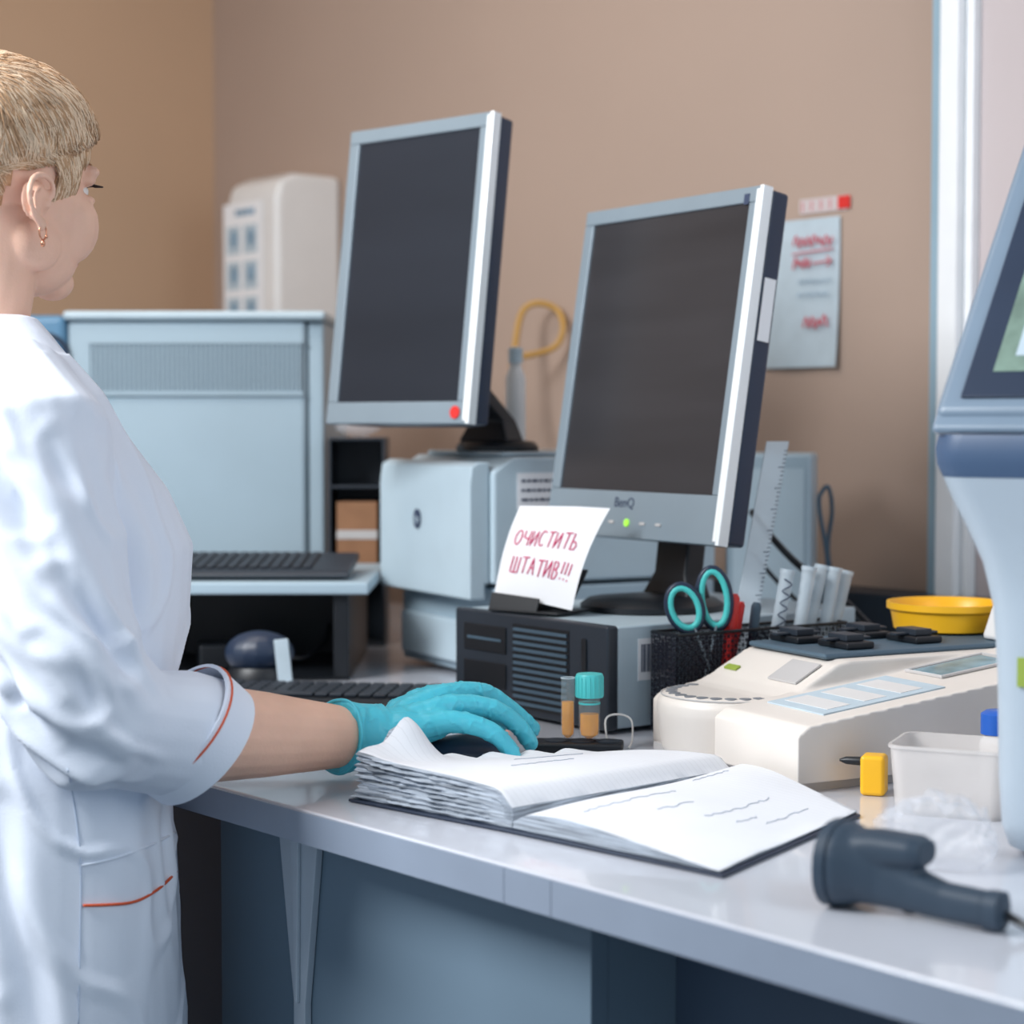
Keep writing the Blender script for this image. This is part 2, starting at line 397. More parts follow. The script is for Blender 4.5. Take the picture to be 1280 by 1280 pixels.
def monitor(label,loc,rz,w,h,zb,yf,tilt,x0=0,bb=.05,basey=-.01,brx=.075,bry=.06,scr='screen'):
    t=thing('monitor',label,'monitor',loc,rz)
    T=Tl(x0,yf,zb)@Matrix.Rotation(-tilt,4,'X'); b=.018
    MB(T).box(-w/2,w/2,0,.014,0,bb).box(-w/2,w/2,0,.014,h-b,h).box(-w/2,-w/2+b,0,.014,bb,h-b).box(w/2-b,w/2,0,.014,bb,h-b).build('bezel',M['silver'],t,bevel=.0015)
    MB(T).box(-w/2+b*.9,w/2-b*.9,.003,.012,bb-.001,h-b+.001).build('screen',M[scr],t)
    MB(T).prism([(w/2-.001,-.001),(w/2+.004,.0),(w/2+.004,.014),(w/2-.001,.014)],'z',.0,h).box(w/2-.0055,w/2+.0,-.0016,-.0001,.004,h-.004).build('edge_highlight',M['edge_glint'],t,bevel=.001)  # white strip modelled in place of a highlight on the right bezel edge
    MB(T).prism([(-w/2+.002,.0145),(w/2+.003,.0145),(w/2+.001,.040),(w/2-.05,.060),(-w/2+.05,.060),(-w/2+.006,.040)],'z',.002,h-.002).build('rear_casing',M['casing'],t,bevel=.004)
    top=T@V((0,.061,.12))
    MB().loft([[V((sx*ww,yy+dy*dd,zz)) for sx,dy in ((-1,-1),(1,-1),(1,1),(-1,1))] for ww,yy,dd,zz in ((.045,0,.018,.012),(.03,.004,.014,.04),(.03,top.y,.014,top.z-.03),(.035,top.y,.016,top.z+.02))]).build('neck',M['black'],t,bevel=.004)
    MB().lathe([(.6,0),(1,0),(1,.006),(.9,.012),(.3,.017)],40,(0,basey,0),sx=brx,sy=bry).build('base',M['black'],t)
    return t,T
ml,TL=monitor('left monitor with dark screen and red dot sticker standing on the printer',(-.028,2.55,HD+.2945),rot(.74,-.672),.254,.388,.036,-.165,math.radians(7),x0=-.016,bb=.028,basey=.012,brx=.062,bry=.045)
MB(TL@Tl(.108,-.001,.014)@Matrix.Rotation(PI/2,4,'X')).lathe([(.008,0),(.008,.001)],20).build('red_sticker',M['red'],ml)
mr_,TR=monitor('right monitor with dark screen and silver bezel standing on the grey computer case',(.192,2.244,1.0362),rot(.545,-.838),.332,.400,.0813,-.06,math.radians(9),x0=-.019,bb=.055,basey=-.035,brx=.08,bry=.085,scr='screen2')
text('BenQ',.0165,M['ink'],mr_,TR@Tl(-.01,-.0004,.041)@FRONT)
MB(TR@Tl(.0,-.0003,.018)@Matrix.Rotation(PI/2,4,'X')).lathe([(.0045,0),(.0045,.0015)],16).build('power_light',M['green'],mr_)
for i in range(5):
    if i!=2: MB(TR@Tl(-.06+i*.03,-.0003,.018)).box(-.005,.005,-.001,0,-.0015,.0015).build('button',M['creamd'],mr_)
MB(TR).box(.1697,.1704,.018,.034,.23,.30).build('side_sticker',M['paper'],mr_)
MB(TR).box(.139,.148,-.0006,0,.380,.392).build('corner_sticker',M['ink'],mr_)

tw=thing('desktop_computer','grey desktop computer with dark front under the right monitor','computer',(-.0635,2.243,HD),rot(.605,-.796))
MB().box(.002,.275,.012,.38,.005,.115).build('case',M['lb2'],tw,bevel=.003)
MB().box(0,.277,-.004,.0115,.004,.116).build('front_panel',M['dark'],tw,bevel=.003)
s=MB()
for i in range(12): s.box(.115,.21,-.0065,-.0045,.016+i*.0075,.0195+i*.0075)
s.build('front_grille',M['slot'],tw)
MB().box(.112,.213,-.0046,-.0041,.012,.106).build('grille_recess',M['black'],tw)
MB().box(.02,.1,-.006,-.0045,.07,.1).build('drive_bay',M['black'],tw,bevel=.001)
MB().box(.02,.1,-.006,-.0045,.03,.058).build('drive_bay',M['black'],tw,bevel=.001)
MB().box(.028,.092,-.0068,-.0061,.083,.086).build('disc_slot',M['slot'],tw)
MB().box(.235,.243,-.006,-.0045,.02,.1).build('drive_slot',M['black'],tw,bevel=.001)
MB().ell((.105,-.0065,.018),(.003,.002,.003)).build('status_light',M['led'],tw)
MB().box(.2752,.276,.04,.085,.055,.1).build('barcode_label',M['paper'],tw)
s=MB()
for i in range(14): s.box(.2761,.2764,.044+i*.0028,.0452+i*.0028+random.uniform(0,.0008),.064,.094)
s.build('barcode',M['ink'],tw)
MB().box(.2752,.276,.10,.145,.03,.095).build('maker_label',M['lb'],tw)

# note on stand
nn=thing('card_note','white paper note with pink Cyrillic handwriting in a black card holder','note',(.03,2.17,1.0365))
BL=V((-.020,2.195,1.057));BR=V((.0666,2.125,1.043));TLc=V((.0094,2.25,1.154));TRc=V((.102,2.18,1.156))
nrm=(BR-BL).cross(TLc-BL).normalized()
def bil(u,w,off=0):
    p=BL*(1-u)*(1-w)+BR*u*(1-w)+TLc*(1-u)*w+TRc*u*w
    return p+nrm*(off+.006*math.sin(PI*w)) + V((.010,.006,-.002))*max(0,u-.7)*3.3*max(0,w-.0)**2
vs=[];fs=[];N=24
for j in range(N+1):
    for i in range(N+1): vs.append(bil(i/N,j/N))
for j in range(N):
    for i in range(N): a=j*(N+1)+i; fs.append((a,a+1,a+N+2,a+N+1))
MB().add(vs,fs).build('paper',M['paper'],nn,world=True,ang=180)
def arc(a0,a1,n=12): return [(.38+.38*math.cos(math.radians(a0+(a1-a0)*k/n)),.5+.5*math.sin(math.radians(a0+(a1-a0)*k/n))) for k in range(n+1)]
GL={'О':[arc(100,460,16)],'Ч':[[(0,1),(.02,.55),(.3,.45),(.68,.52)],[(.7,1),(.68,0)]],'И':[[(0,1),(0,0),(.66,1),(.68,0)]],'С':[arc(50,310)],
'Т':[[(0,.97),(.8,1)],[(.42,1),(.38,0)]],'Ь':[[(0,1),(0,0),(.45,.02),(.6,.25),(.4,.48),(.02,.48)]],'Ш':[[(0,1),(.02,.02),(.95,.02),(.95,1)],[(.48,1),(.48,.02)]],
'А':[[(0,0),(.35,1),(.7,0)],[(.12,.38),(.6,.38)]],'В':[[(.02,0),(0,1),(.42,.97),(.52,.76),(.32,.54),(.02,.52)],[(.32,.54),(.6,.32),(.45,.03),(.02,0)]],'!':[[(.1,1),(.06,.32)],[(.05,.08),(.05,0)]]}
WD={'Ш':.95,'О':.76,'!':.12,'Ь':.6,'С':.66}
for body,u0,u1,cy,h in (('ОЧИСТИТЬ',.10,.88,.54,.165),('ШТАТИВ!!!',.14,.90,.24,.165)):
    tot=sum(WD.get(c,.7)+.34 for c in body); k=(u1-u0)/tot; x=u0; s=MB()
    for c in body:
        jy=random.uniform(-.01,.01)
        for st in GL[c]:
            dense=[]
            for q in range(len(st)-1):
                for r_ in range(4): t=r_/4; dense.append((st[q][0]*(1-t)+st[q+1][0]*t,st[q][1]*(1-t)+st[q+1][1]*t))
            dense.append(st[-1])
            s.tube([bil(x+px_*k+.012*py_,cy+jy+py_*h,.0008) for px_,py_ in dense],.00074,5)
        x+=(WD.get(c,.7)+.34)*k
    s.build('handwriting',M['pink'],nn,world=True,ang=180)
ud=(BR-BL).normalized(); bk=V((-ud.y,ud.x,0)).normalized()
def hp(u,b,z): 
    p=BL+ud*u; return V((p.x+bk.x*b,p.y+bk.y*b,z))
h=MB()
h.add([hp(-.0,-.012,1.037),hp(.1,-.012,1.037),hp(.1,.05,1.037),hp(0,.05,1.037),hp(0,-.012,1.04),hp(.1,-.012,1.04),hp(.1,.05,1.04),hp(0,.05,1.04)],HEX)
h.add([hp(0,-.012,1.037),hp(.07,-.012,1.037),hp(.07,-.006,1.054),hp(0,-.006,1.058),hp(0,-.009,1.037),hp(.07,-.009,1.037),hp(.07,-.003,1.054),hp(0,-.003,1.058)],HEX)
h.add([hp(.0,.008,1.04),hp(.1,.008,1.04),hp(.1,.045,1.085),hp(.0,.045,1.085),hp(.0,.011,1.04),hp(.1,.011,1.04),hp(.1,.048,1.085),hp(.0,.048,1.085)],HEX)
h.build('holder',M['black'],nn,world=True,bevel=.001)

# ------------------------------------------------------------ things around printer
sm=thing('barcode_reader','small dark navy desktop reader with pale sticker beside black keyboard','scanner',(-.315,2.385,HD))
MB().lathe([(.038,0),(.042,.004),(.042,.018),(.036,.028)],32,sx=1,sy=.8).build('foot_plate',M['black'],sm)
m=MB(); m.ell((0,.0,.045),(.044,.03,.028)); m.tube([(-.03,0,.04),(0,0,.050),(.03,0,.045)],[.02,.024,.02],16)
link('head',remesh(m,'head',.0025,3),M['navy'],sm,ang=180)
MB(Tl(.033,-.026,.035)@Matrix.Rotation(-.1,4,'Y')).box(-.009,.009,-.003,0,-.028,.03).build('sticker',M['paper_b'],sm,bevel=.001)

sh=thing('storage_tower','narrow dark open shelf tower between analyser and printer','shelf',(-.23,2.89,HD))
m=MB(); m.box(-.042,-.038,-.05,.05,0,.31).box(.038,.042,-.05,.05,0,.31).box(-.0379,.0379,.046,.05,0,.31)
for z in (0,.11,.235,.306): m.box(-.0379,.0379,-.05,.0459,z,z+.004)
m.build('frame',M['dark'],sh,bevel=.0008)
bx=thing('cardboard_box','small brown cardboard box inside the dark shelf tower','box',(-.23,2.885,HD+.1145))
MB().box(-.03,.03,-.04,.04,0,.1).build('carton',M['brown'],bx,bevel=.001)
MB().box(-.0302,.0302,-.0408,-.0401,.045,.058).build('tape',M['creamd'],bx)
cp=tag(MB().ell((0,0,.02),(.035,.03,.02)).build('plastic_wrap',M['bag'],ang=180),'small clump of clear plastic wrap on top of the shelf tower','plastic wrap')
for v in cp.data.vertices:
    v.co+=v.co.normalized()*noise.noise(v.co*60)*.012; v.co.z=max(v.co.z,0)
cp.location=(-.23,2.88,HD+.3105)

bt=thing('plastic_bottle','slim white plastic bottle on the printer behind left monitor','bottle',(.005,2.665,HD+.2945))
MB().lathe([(.012,0),(.014,.003),(.014,.1),(.008,.115),(.008,.12)],24).build('body',M['wwhite'],bt)
MB().lathe([(.01,.12),(.01,.14),(.004,.142)],20).build('cap',M['lb2'],bt)

ub=thing('white_case','tall white plastic box standing behind the right monitor','box',(.362,2.65,HD),math.radians(-12))
MB().box(-.06,.055,-.07,.08,.004,.29).build('body',M['lb'],ub,bevel=.006,seg=3)
MB().box(-.05,.045,-.072,-.0705,.02,.27).build('front_plate',M['lb2'],ub,bevel=.003)
for x in(-.04,.035):
    for y in(-.05,.06): MB().box(x-.008,x+.008,y-.008,y+.008,0,.0042).build('foot',M['black'],ub)

def cable(name,label,pts,r,m,k=6):
    P=cat(pts,k)
    for p in P: p.z=max(p.z,HD+r+.0005)
    c=MB().tube(P,r,8).build(name,m,ang=180); return tag(c,label,'cable')
cable('yellow_hose','looped yellow hose hanging against the wall between the monitors',[at_y(640,545,3.2),at_y(637,500,3.25),at_y(643,440,3.28),at_y(652,392,3.3),at_y(672,379,3.3),at_y(697,388,3.3),at_y(704,412,3.28),at_y(690,436,3.28),at_y(640,448,3.25)],.0055,M['ycable'])
cable('black_cable','thick black cable running from behind right monitor down past the organiser',[at_y(940,640,2.48),at_y(965,672,2.42),at_y(1000,708,2.40),at_y(1045,742,2.36),at_y(1075,770,2.33),at_y(1100,800,2.31),(.47,2.36,.93),(.52,2.4,.93)],.0045,M['black'])
cable('black_cable','thin black cable below the thick one beside the sample tubes',[at_y(940,690,2.50),at_y(970,725,2.48),at_y(1010,765,2.44),at_y(1040,800,2.42),(.42,2.44,.93),(.5,2.5,.93)],.003,M['black'])
cable('grey_cable','grey cable arching beside the white box behind the monitor',[(.438,2.70,.93),(.432,2.62,1.05),at_y(1024,634,2.60),at_y(1028,614,2.60),at_y(1036,610,2.6),at_y(1040,640,2.62),at_y(1036,700,2.66),(.49,2.76,.94)],.003,M['slot'])

# ------------------------------------------------------------ organiser and contents
org=thing('mesh_organiser','black wire mesh desk organiser holding scissors, pens and sample tubes','organiser',(.262,2.094,HD),rot(.838,.545))
def wire_box(x0,x1,y0,y1,z0,z1,nx,ny,nz):
    bm=bmesh.new()
    def grid(f,na,nb):
        g=[[bm.verts.new(f(i/na,j/nb)) for i in range(na+1)] for j in range(nb+1)]
        for j in range(nb):
            for i in range(na): 
                q=(g[j][i],g[j][i+1],g[j+1][i+1],g[j+1][i])
                if (i+j)%2: bm.faces.new((q[0],q[1],q[2])); bm.faces.new((q[0],q[2],q[3]))
                else: bm.faces.new((q[0],q[1],q[3])); bm.faces.new((q[1],q[2],q[3]))
    L=lambda a,b,t:a+(b-a)*t
    grid(lambda u,w:(L(x0,x1,u),y0,L(z0,z1,w)),nx,nz); grid(lambda u,w:(L(x0,x1,u),y1,L(z0,z1,w)),nx,nz)
    grid(lambda u,w:(x0,L(y0,y1,u),L(z0,z1,w)),ny,nz); grid(lambda u,w:(x1,L(y0,y1,u),L(z0,z1,w)),ny,nz)
    bmesh.ops.remove_doubles(bm,verts=bm.verts,dist=1e-5)
    me=bpy.data.meshes.new('w'); bm.to_mesh(me); bm.free(); return me
o=link('mesh_wall',wire_box(-.12,.12,-.022,.022,.004,.108,48,9,20),M['mesh'],org)
wf=o.modifiers.new('w','WIREFRAME'); wf.thickness=.001
m=MB()
for z in (.004,.108): m.tube([(-.12,-.022,z),(.12,-.022,z),(.12,.022,z),(-.12,.022,z)],.0018,6,closed=True)
m.build('rim',M['black'],org)
MB().box(-.119,.119,-.021,.021,0,.003).build('floor_plate',M['black'],org)

def inorg(x,y=0,z=.006): 
    a=rot(.838,.545); return V((.262+x*math.cos(a)-y*math.sin(a),2.094+x*math.sin(a)+y*math.cos(a),HD+z))
scs=thing('scissors','scissors with teal and black looped handles standing in the mesh organiser','scissors',inorg(-.08))
O=scs.location
def sp(px,py,dy=0): 
    p=at_y(px,py,O.y+dy); return V((p.x,p.y,p.z))
def loop(cx,cy,rx,ry,a,dy):
    return [sp(cx+rx*math.cos(t)*math.cos(a)-ry*math.sin(t)*math.sin(a),cy+rx*math.cos(t)*math.sin(a)+ry*math.sin(t)*math.cos(a),dy) for t in [2*PI*k/24 for k in range(24)]]
for (cx,cy,rx,ry,a,dy) in ((856,760,18,27,-.35,-.004),(893,748,17,35,-.12,.004)):
    hn=MB().tube(loop(cx,cy,rx+3,ry+3,a,dy),.0036,8,closed=True).build('handle',M['navy'],scs,world=True,ang=180)
    MB().tube(loop(cx,cy,rx-1,ry-1,a,dy-.001),.0036,8,closed=True).build('grip',M['teal'],hn,ang=180)
    hn.children[0].data.transform(lmat(scs).inverted())
MB().tube([sp(868,784,-.004),sp(880,815,-.002),sp(892,850,-.002)],[.005,.005,.001],6,flat=.35).build('blade',M['silver'],scs,world=True)
MB().tube([sp(895,782,.004),sp(888,815,.002),sp(880,850,.002)],[.005,.005,.001],6,flat=.35).build('blade',M['silver'],scs,world=True)
def pen(label,x,y,px,top,m,r,capm):
    p0=inorg(x,y,.006); p=thing('pen',label,'pen',p0); e=at_y(px,top,p0.y+.0)
    d=e-p0
    MB().tube([p0*0+d*0,d*.05,d*.72],[r*.4,r,r],12).build('barrel',m,p)
    MB().tube([d*.721,d*.97,d],[r*1.12,r*1.12,r*.7],12).build('cap',capm,p)
pen('red marker pen standing in the mesh organiser',-.045,-.006,917,742,M['red'],.0065,M['red'])
pen('slim red pen next to the red marker',-.034,.008,927,752,M['red'],.004,M['red'])
pen('grey capped pen right of the red pens in organiser',-.016,-.004,946,753,M['navy'],.005,M['slot'])
rl=thing('ruler','clear plastic ruler leaning upright behind the right monitor','ruler',inorg(-.03,.004,.006))
e0=rl.location.copy(); e1=at_y(972,552,2.20)
d=e1-e0; wv=V((.9,.3,0)).normalized()*.014; nv=d.cross(wv).normalized()*.001
MB().add([-wv-nv,wv-nv,wv+nv,-wv+nv,d-wv-nv,d+wv-nv,d+wv+nv,d-wv+nv],[(0,1,2,3),(4,7,6,5),(0,4,5,1),(1,5,6,2),(2,6,7,3),(3,7,4,0)]).build('blade',M['clear2'],rl)
s=MB(); dn=d.normalized(); wn=wv.normalized()
for i in range(60):
    c=d*(.05+i*.0155); L=.008 if i%5==0 else .004
    s.tube([c+wv-nv*2,c+wv-wn*L-nv*2],.0004,4)
s.build('graduations',M['ink'],rl)
for i,(x,px,top,lb) in enumerate(((.02,985,712,'frosted sample tube with blue handwriting, leftmost tube in organiser'),(.043,1012,708,'frosted sample tube second from left in the organiser'),(.062,1028,706,'frosted sample tube third from left in the organiser'),(.081,1044,709,'frosted sample tube second from right in the organiser'),(.10,1058,713,'frosted sample tube rightmost in the organiser'))):
    p0=inorg(x,(-.007 if i%2 else .007),.006); e=at_y(px,top,p0.y+.01); d=e-p0
    t=thing('sample_tube',lb,'tube',p0,0,'frosted plastic sample tubes in the organiser')
    MB().tube([d*0,d*.04,d*.7,d*.995],[.003,.0060,.0074,.0080],14).build('barrel',M['clear2'],t)
    MB().tube([d*.97,d],[.0088,.0088],14).build('rim',M['clear2'],t)
    if i==0:
        s=MB(); dn=d.normalized()
        pts=[d*(.62+.04*k)+V((.006*(1 if k%2 else -.6),-.0094,0)) for k in range(9)]
        s.tube(cat(pts,3),.0008,5).build('handwriting',M['ink'],t)

# ------------------------------------------------------------ cream analyser
dv=thing('sample_analyser','cream benchtop analyser with tube carousel and black clips','analyser',(.126,1.955,HD),rot(.45,-.89))
m=MB()
m.prism([(.02,.004),(.02,.048),(.03,.056),(.075,.064),(.09,.070),(.135,.094),(.15,.097),(.44,.097),(.46,.092),(.46,.004)],'x',0,.16)
m.prism([(0,.008),(0,.052),(.012,.060),(.06,.066),(.40,.106),(.455,.106),(.46,.098),(.46,.008)],'x',.1495,.286)
m.lathe([(.062,.002),(.067,.005),(.073,.044),(.0725,.053),(.068,.060),(.062,.062),(.03,.062)],56,(.074,.066,0))
link('housing',remesh(m,'housing',.0022,3),M['cream'],dv,ang=180)
MB().prism([(.01,0),(.01,.0075),(.45,.0075),(.45,0)],'x',.02,.278).build('plinth',M['creamd'],dv)
for k in range(15):
    a=PI*.88+k*PI*1.10/14
    MB().lathe([(.0060,-.0012),(.0060,.0006)],14,(.074+.058*math.cos(a),.066+.058*math.sin(a),.0619)).build('tube_hole',M['hole'],dv)
MB().tube([V((.074+.0685*math.cos(a),.066+.0685*math.sin(a),.0603)) for a in [PI*.85+k*PI*1.3/24 for k in range(25)]],.0008,6).build('carousel_seam',M['creamd'],dv)
MB().prism([(.135,.0965),(.135,.1025),(.44,.1025),(.44,.0965)],'x',.004,.140).build('clip_deck',M['slot'],dv,bevel=.003)
sl=lambda y:.066+(y-.06)*.040/.34
def slab(name,x0,x1,y0,y1,m,up=.0014):
    return MB().add([(x0,y0,sl(y0)+.0),(x1,y0,sl(y0)+.0),(x1,y1,sl(y1)+.0),(x0,y1,sl(y1)+.0),(x0,y0,sl(y0)+up),(x1,y0,sl(y0)+up),(x1,y1,sl(y1)+up),(x0,y1,sl(y1)+up)],HEX).build(name,m,dv)
slab('control_panel',.172,.262,.045,.185,M['paper_b'])
slab('display_window',.176,.222,.215,.30,M['glassblue'],.0024)
MB().tube([(.172,.210,sl(.210)+.002),(.226,.210,sl(.210)+.002),(.226,.306,sl(.306)+.002),(.172,.306,sl(.306)+.002)],.0018,6,closed=True).build('display_frame',M['creamd'],dv)
s=MB()
for j in range(3):
    y=.058+j*.042
    s.add([(.182,y,sl(y)+.0014),(.250,y,sl(y)+.0014),(.250,y+.026,sl(y+.026)+.0014),(.182,y+.026,sl(y+.026)+.0014),(.182,y,sl(y)+.0018),(.250,y,sl(y)+.0018),(.250,y+.026,sl(y+.026)+.0018),(.182,y+.026,sl(y+.026)+.0018)],HEX)
s.build('panel_print',M['wwhite'],dv)
MB().add([(.095,.098,.0750),(.143,.098,.0750),(.143,.128,.0915),(.095,.128,.0915),(.095,.098,.0770),(.143,.098,.0770),(.143,.128,.0935),(.095,.128,.0935)],HEX).build('label_panel',M['creamd'],dv)
MB().add([(.012,.100,.0760),(.034,.100,.0760),(.034,.106,.0790),(.012,.106,.0790),(.012,.100,.0780),(.034,.100,.0780),(.034,.106,.0810),(.012,.106,.0810)],HEX).build('small_label',M['greyg'],dv)
for (x,y) in ((.035,.175),(.1,.19),(.03,.265),(.090,.285)):
    c=MB().box(x-.026,x+.026,y-.017,y+.017,.1028,.110).build('clip',M['black'],dv,bevel=.002)
    MB().box(x-.016,x+.016,y-.011,y+.011,.1102,.117).box(x-.005,x+.005,y-.028,y+.028,.1102,.113).build('clip_lever',M['dark'],c,bevel=.001)
MB().prism([(.36,.1028),(.375,.14),(.44,.14),(.44,.1028)],'x',.105,.149).build('printer_cover',M['wwhite'],dv,bevel=.006)

yd=thing('yellow_dish','round yellow plastic dish resting on the back of cream analyser','dish',(.126+.020*.45+.388*.89,1.955-.020*.89+.388*.45,HD+.1034))
MB().lathe([(.05,0),(.058,.002),(.0615,.021),(.066,.024),(.066,.031),(.0625,.031),(.0585,.025),(.054,.006),(.01,.005)],56).build('dish',M['yellow'],yd)
MB().lathe([(.03,.0055),(.031,.009),(.028,.0095),(.005,.0095)],32).build('centre_boss',M['yellow'],yd)

wb=thing('white_tray','small open milky plastic tray in front of cream analyser','tray',(.379,1.628,HD),math.radians(-24))
def ringr(w,d,z,r=.012): 
    pts=[]
    for cx,cy,a0 in ((w-r,d-r,0),(-w+r,d-r,90),(-w+r,-d+r,180),(w-r,-d+r,270)):
        for k in range(4): a=math.radians(a0+k*30); pts.append(V((cx+r*math.cos(a),cy+r*math.sin(a),z)))
    return pts
MB().loft([ringr(.046,.036,0),ringr(.050,.040,.056),ringr(.0515,.0415,.0565),ringr(.0515,.0415,.059),ringr(.049,.039,.059),ringr(.044,.034,.003)]).build('bin',M['tub'],wb)
yc=thing('yellow_connector','yellow plug with black tip beside the milky tray','plug',(.323,1.700,HD),math.radians(-20))
MB().box(-.011,.011,-.012,.012,0,.036).build('plug_body',M['yellow'],yc,bevel=.004,seg=3)
MB(Tl(-.011,0,.029)@Matrix.Rotation(-PI/2,4,'Y')).lathe([(.004,0),(.0035,.014),(.001,.020)],12).build('tip',M['black'],yc)
bb_=thing('reagent_bottle','small white bottle with bright blue cap behind the milky tray','bottle',(.438,1.715,HD))
MB().lathe([(.015,0),(.017,.003),(.017,.045),(.012,.052)],24).build('body',M['wwhite'],bb_)
M['bluecap']=mat('blue_cap',(36,96,190),.35)
MB().lathe([(.0165,.052),(.0165,.07),(.012,.073)],24).build('cap',M['bluecap'],bb_)
bg=bpy.data.meshes.new('bag'); b=bmesh.new(); bmesh.ops.create_icosphere(b,subdivisions=5,radius=1)
for v in b.verts:
    n=v.co.copy(); k=1+.25*noise.noise(n*1.4)-.16*abs(noise.noise(n*3.0+V((3,1,2))))*2
    v.co=V((n.x*.048*k,n.y*.038*k,max(0,(n.z+.7)*.032*k)))
b.to_mesh(bg); b.free()
o=link('plastic_bag',bg,M['bag'],ang=180); o.location=(.322,1.425,HD+.001); tag(o,'crumpled clear plastic bag on desk beside the handheld scanner','bag')

# ------------------------------------------------------------ tubes and rack
rk=thing('tube_rack','low black rack base under the amber tubes','rack',(.067,1.922,HD),math.radians(-6))
MB().box(-.045,.045,-.018,.018,0,.011).build('base',M['black'],rk,bevel=.003)
for i in range(3): MB().lathe([(.0125,0),(.0125,.0012),(.0105,.0012)],20,(-.022+i*.026,0,.0108)).build('collar',M['dark'],rk)
def vial(label,px,r,top,liq,cap):
    Y=1.925; p=at_y(px,700,Y); z0=HD+.0125
    t=thing('test_tube',label,'test tube',(p.x,Y-(px-710)*.0001,z0))
    MB().lathe([(r*.3,0),(r*.9,.003),(r,.008),(r,top)],24,cap=False).build('glass',M['clear'],t)
    MB().tube([V((r*math.cos(q),r*math.sin(q),top)) for q in [k*PI/12 for k in range(24)]],.0006,6,closed=True).build('lip',M['clear2'],t)
    MB().lathe([(r*.3,.0015),(r*.8,.005),(r*.86,.01),(r*.86,liq),(r*.2,liq)],24).build('liquid',M['amber'],t)
    if cap:
        MB().lathe([(r*1.05,top-.012),(r*1.28,top-.012),(r*1.28,top+.010),(r*1.2,top+.0115),(r*.5,top+.0115)],28).build('cap',M['tealcap'],t)
        s=MB()
        for k in range(20): a=k*PI/10; s.tube([(r*1.28*math.cos(a),r*1.28*math.sin(a),top-.011),(r*1.28*math.cos(a),r*1.28*math.sin(a),top+.009)],.0006,4)
        s.build('cap_ribs',M['tealcap'],t)
        MB().lathe([(r*1.02,.036),(r*1.02,.038)],24,cap=False).build('graduation_ring',M['tealcap'],t)
vial('open glass test tube with amber liquid standing in black rack',710,.0070,.062,.038,False)
vial('test tube with turquoise screw cap and amber liquid',737,.0108,.055,.026,True)
cable('thin_wire','thin white wire loop on desk beside the capped test tube',[(.098,1.945,.922),at_y(757,900,1.96),at_y(772,893,1.97),at_y(789,900,1.97),at_y(790,925,1.95),(.118,1.93,.9225)],.001,M['wwhite'])

# ------------------------------------------------------------ ledger
bk_=thing('open_ledger','thick open ledger book with worn curled pages on desk edge','book',(0,1.54,HD))
BO=V((0,1.54,0))
N0=V((0,1.54,0))-BO; N1=V((.152,1.386,0))-BO; F1=V((.290,1.600,0))-BO; F0=V((.203,1.768,0))-BO
NL=V((-.134,1.663,0))-BO; FL=V((.058,1.840,0))-BO
def bq(A,Bq,Cq,Dq,a,l): return (A*(1-a)+Bq*a)*(1-l)+(Dq*(1-a)+Cq*a)*l
def BLf(a,l,z): p=bq(NL,N0,F0,FL,a,l); return V((p.x,p.y,z))
def BRt(a,l,z): p=bq(N0,N1,F1,F0,a,l); return V((p.x,p.y,z))
ov=[V(p) for p in (BLf(-.04,-.02,0),BLf(1,-.02,0),BRt(1.02,-.015,0),BRt(1.02,1.005,0),BRt(0,1.005,0),BLf(-.04,1.005,0))]
MB().add([p+V((0,0,.0005)) for p in ov]+[p+V((0,0,.003)) for p in ov],[tuple(range(6)),tuple(range(11,5,-1))]+[(i,(i+1)%6,6+(i+1)%6,6+i) for i in range(6)]).build('cover',M['cover'],bk_,bevel=.0008)
def page_block(name,Bf,hf,mats,nl=40,nw=30,jit=lambda a,l:0,K=14):
    vs=[];fs=[]
    def idx(i,j,k): return (k*(nl+1)+j)*(nw+1)+i
    for k in range(2):
        for j in range(nl+1):
            for i in range(nw+1):
                a=i/nw;l=j/nl
                vs.append(Bf(a,l,.0035 if k==0 else hf(a,l)))
    for j in range(nl):
        for i in range(nw):
            fs.append((idx(i,j,1),idx(i+1,j,1),idx(i+1,j+1,1),idx(i,j+1,1)))
    mb=MB(); mb.add(vs,fs,0)
    side=[(i,0) for i in range(nw+1)]+[(nw,j) for j in range(1,nl+1)]+[(i,nl) for i in range(nw-1,-1,-1)]+[(0,j) for j in range(nl-1,0,-1)]
    rings=[]; c=Bf(.5,.5,0)
    for q in range(K+1):
        t=q/K; ring=[]
        for (i,j) in side:
            a=V(vs[idx(i,j,0)]);b=V(vs[idx(i,j,1)]); p=a+(b-a)*t
            if 0<q<K:
                dd=(p-c); dd.z=0; jj=jit(i/nw,j/nl)
                p+=dd.normalized()*jj*(random.uniform(-.4,.4)+ .9*noise.noise(V((i*.35+j*.35,q*1.3,0)))+(.5 if q%2 else -.3))
            ring.append(p)
        rings.append(ring)
    mb.loft(rings,cap=False,mi=1)
    bmesh.ops.remove_doubles(mb.bm,verts=mb.bm.verts,dist=1e-6)
    return mb.build(name,mats,bk_,ang=50)
def hleft(a,l):   # a:0 at left fore-edge, 1 at spine
    e=1-a
    z=.036-.010*l-.004*a+.004*math.sin(min(1,e*1.2)*PI)
    z+=.036*math.exp(-((l-.20)/.10)**2)*math.exp(-(a/.11)**2)
    z+=.008*math.exp(-(l/.10)**2)*math.exp(-(a/.3)**2)
    z+=.003*math.sin(l*34)*math.exp(-(a/.09)**2)
    z-=.012*max(0,a-.92)/.08
    z-=.011*l*e
    return z
